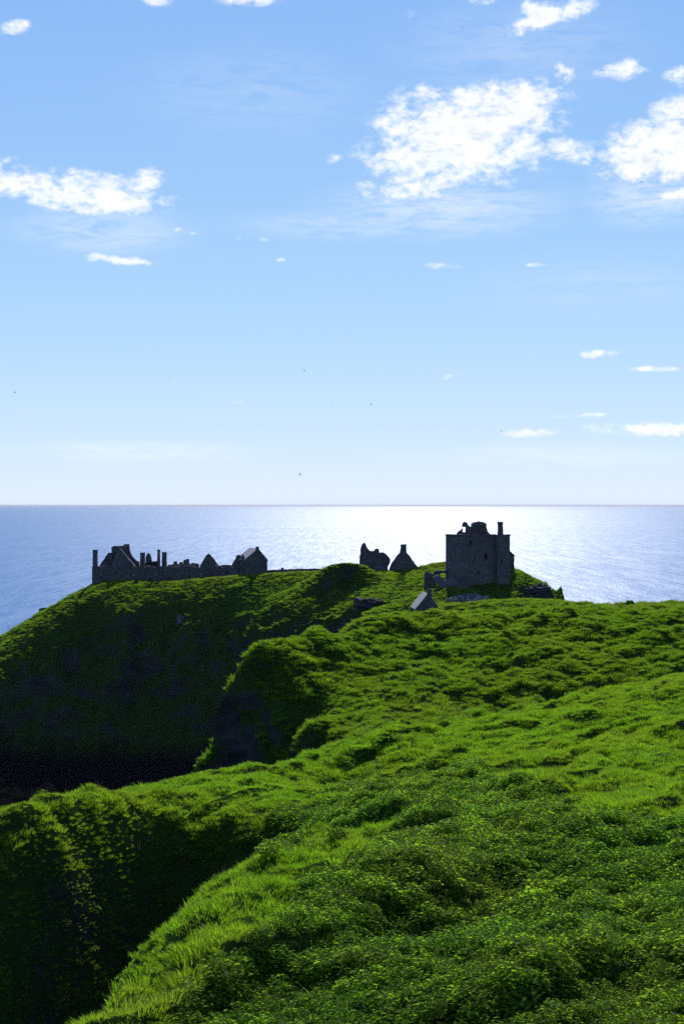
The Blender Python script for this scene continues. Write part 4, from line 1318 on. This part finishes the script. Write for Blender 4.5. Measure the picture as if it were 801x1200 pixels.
def bird_mesh(flap, mat):
    """gull in flight, one closed skin: body along +Y, wings bent at the wrist"""
    bm = bmesh.new(); rings = []
    for y, r in ((-.27, .012), (-.22, .045), (-.10, .075), (.04, .08), (.13, .06), (.18, .042), (.22, .045), (.26, .03), (.30, .010)):
        rings.append([bm.verts.new((r * math.cos(a * math.pi / 4), y, r * .85 * math.sin(a * math.pi / 4))) for a in range(8)])
    for a, b in zip(rings, rings[1:]):
        for i in range(8): bm.faces.new((a[i], a[(i + 1) % 8], b[(i + 1) % 8], b[i]))
    bm.faces.new(rings[0][::-1]); bm.faces.new(rings[-1])
    for s in (-1, 1):
        sec = []
        for x, y, z, c, t in ((.03, .02, .02, .19, .03), (.30, .07, .02 + .20 * flap, .17, .022), (.55, .0, .02 + .24 * flap, .12, .014), (.78, -.10, .02 + .20 * flap, .02, .006)):
            sec.append([bm.verts.new((s * x, y + c * .5, z)), bm.verts.new((s * x, y, z + t)), bm.verts.new((s * x, y - c * .5, z)), bm.verts.new((s * x, y, z - t * .4))])
        for a, b in zip(sec, sec[1:]):
            for i in range(4): bm.faces.new((a[i], a[(i + 1) % 4], b[(i + 1) % 4], b[i]))
        bm.faces.new(sec[-1]); bm.faces.new(sec[0])
    tl = [bm.verts.new(v) for v in ((-.03, -.24, .012), (.03, -.24, .012), (.06, -.38, .006), (-.06, -.38, .006), (-.03, -.24, -.006), (.03, -.24, -.006), (.06, -.38, 0), (-.06, -.38, 0))]
    for f in ((0, 1, 2, 3), (7, 6, 5, 4), (0, 4, 5, 1), (1, 5, 6, 2), (2, 6, 7, 3), (3, 7, 4, 0)): bm.faces.new([tl[i] for i in f])
    bmesh.ops.recalc_face_normals(bm, faces=bm.faces)
    me = bpy.data.meshes.new('seabird'); bm.to_mesh(me); bm.free(); me.materials.append(mat)
    return me


M_BIRD = bird_material()
GLIDE, RAISED = bird_mesh(.25, M_BIRD), bird_mesh(1.0, M_BIRD)
BIRDS = [  # photo x, y, distance, heading, bank, mesh, label
    (17.5, 460, 420, 70, -35, GLIDE, 'seabird banking alone at the far left of the sky'),
    (197.5, 444, 380, 10, 10, RAISED, 'darkest seabird in the left half of the sky'),
    (190.5, 456.5, 760, 40, 10, GLIDE, 'faint tiny seabird just below the darkest left seabird'),
    (356.5, 434, 480, 60, 35, GLIDE, 'banking seabird highest over the middle of the bay'),
    (388, 473, 640, 85, 0, GLIDE, 'small level seabird in the centre of the sky'),
    (435, 474, 480, 60, 38, GLIDE, 'tilted seabird right of the small level seabird'),
    (358.6, 529, 560, 20, 0, RAISED, 'small seabird above the lower tilted one near the centre'),
    (351.2, 556, 380, 70, -40, GLIDE, 'tilted seabird low over the sea near the centre'),
    (448.5, 558, 760, 30, 0, GLIDE, 'faint distant seabird low over the glittering sea'),
    (219, 569, 720, 30, 10, RAISED, 'small seabird just above the horizon over the long range'),
    (587, 505, 380, 85, 0, GLIDE, 'dark seabird gliding above the keep'),
    (772, 557, 700, 20, 10, RAISED, 'small seabird near the horizon at the far right'),
    (750.8, 213, 420, 90, 0, GLIDE, 'seabird in front of the bright cloud at upper right'),
    (722, 687.3, 520, 30, 0, RAISED, 'small dark seabird low over the water right of the keep'),
]
for (bx, by, d, hd, bank, me, lab) in BIRDS:
    o = bpy.data.objects.new('seabird', me); COL.objects.link(o)
    o.location = at(bx, by, d)
    o.rotation_euler = Euler((math.radians(6), math.radians(bank), math.radians(hd)), 'XYZ')
    tag(o, lab, 'bird', 'seabirds over the bay')


# ------------------------------------------------------------------ sea air
def build_haze():
    bm = bmesh.new()
    box(bm, -251000, 251000, -250500, 251500, -9.0, 72.0)
    m, N, L = new_mat('sea_haze')
    out = N.new('ShaderNodeOutputMaterial'); v = N.new('ShaderNodeVolumePrincipled')
    v.inputs['Color'].default_value = (0.86, 0.94, 1.0, 1)
    v.inputs['Absorption Color'].default_value = (1, 1, 1, 1)
    v.inputs['Density'].default_value = 1.4e-5
    v.inputs['Anisotropy'].default_value = 0.0
    L.new(v.outputs[0], out.inputs['Volume'])
    o = link_mesh('haze', bm, m)
    tag(o, 'pale blue sea haze thickening towards the horizon', 'haze', kind='stuff')


build_haze()
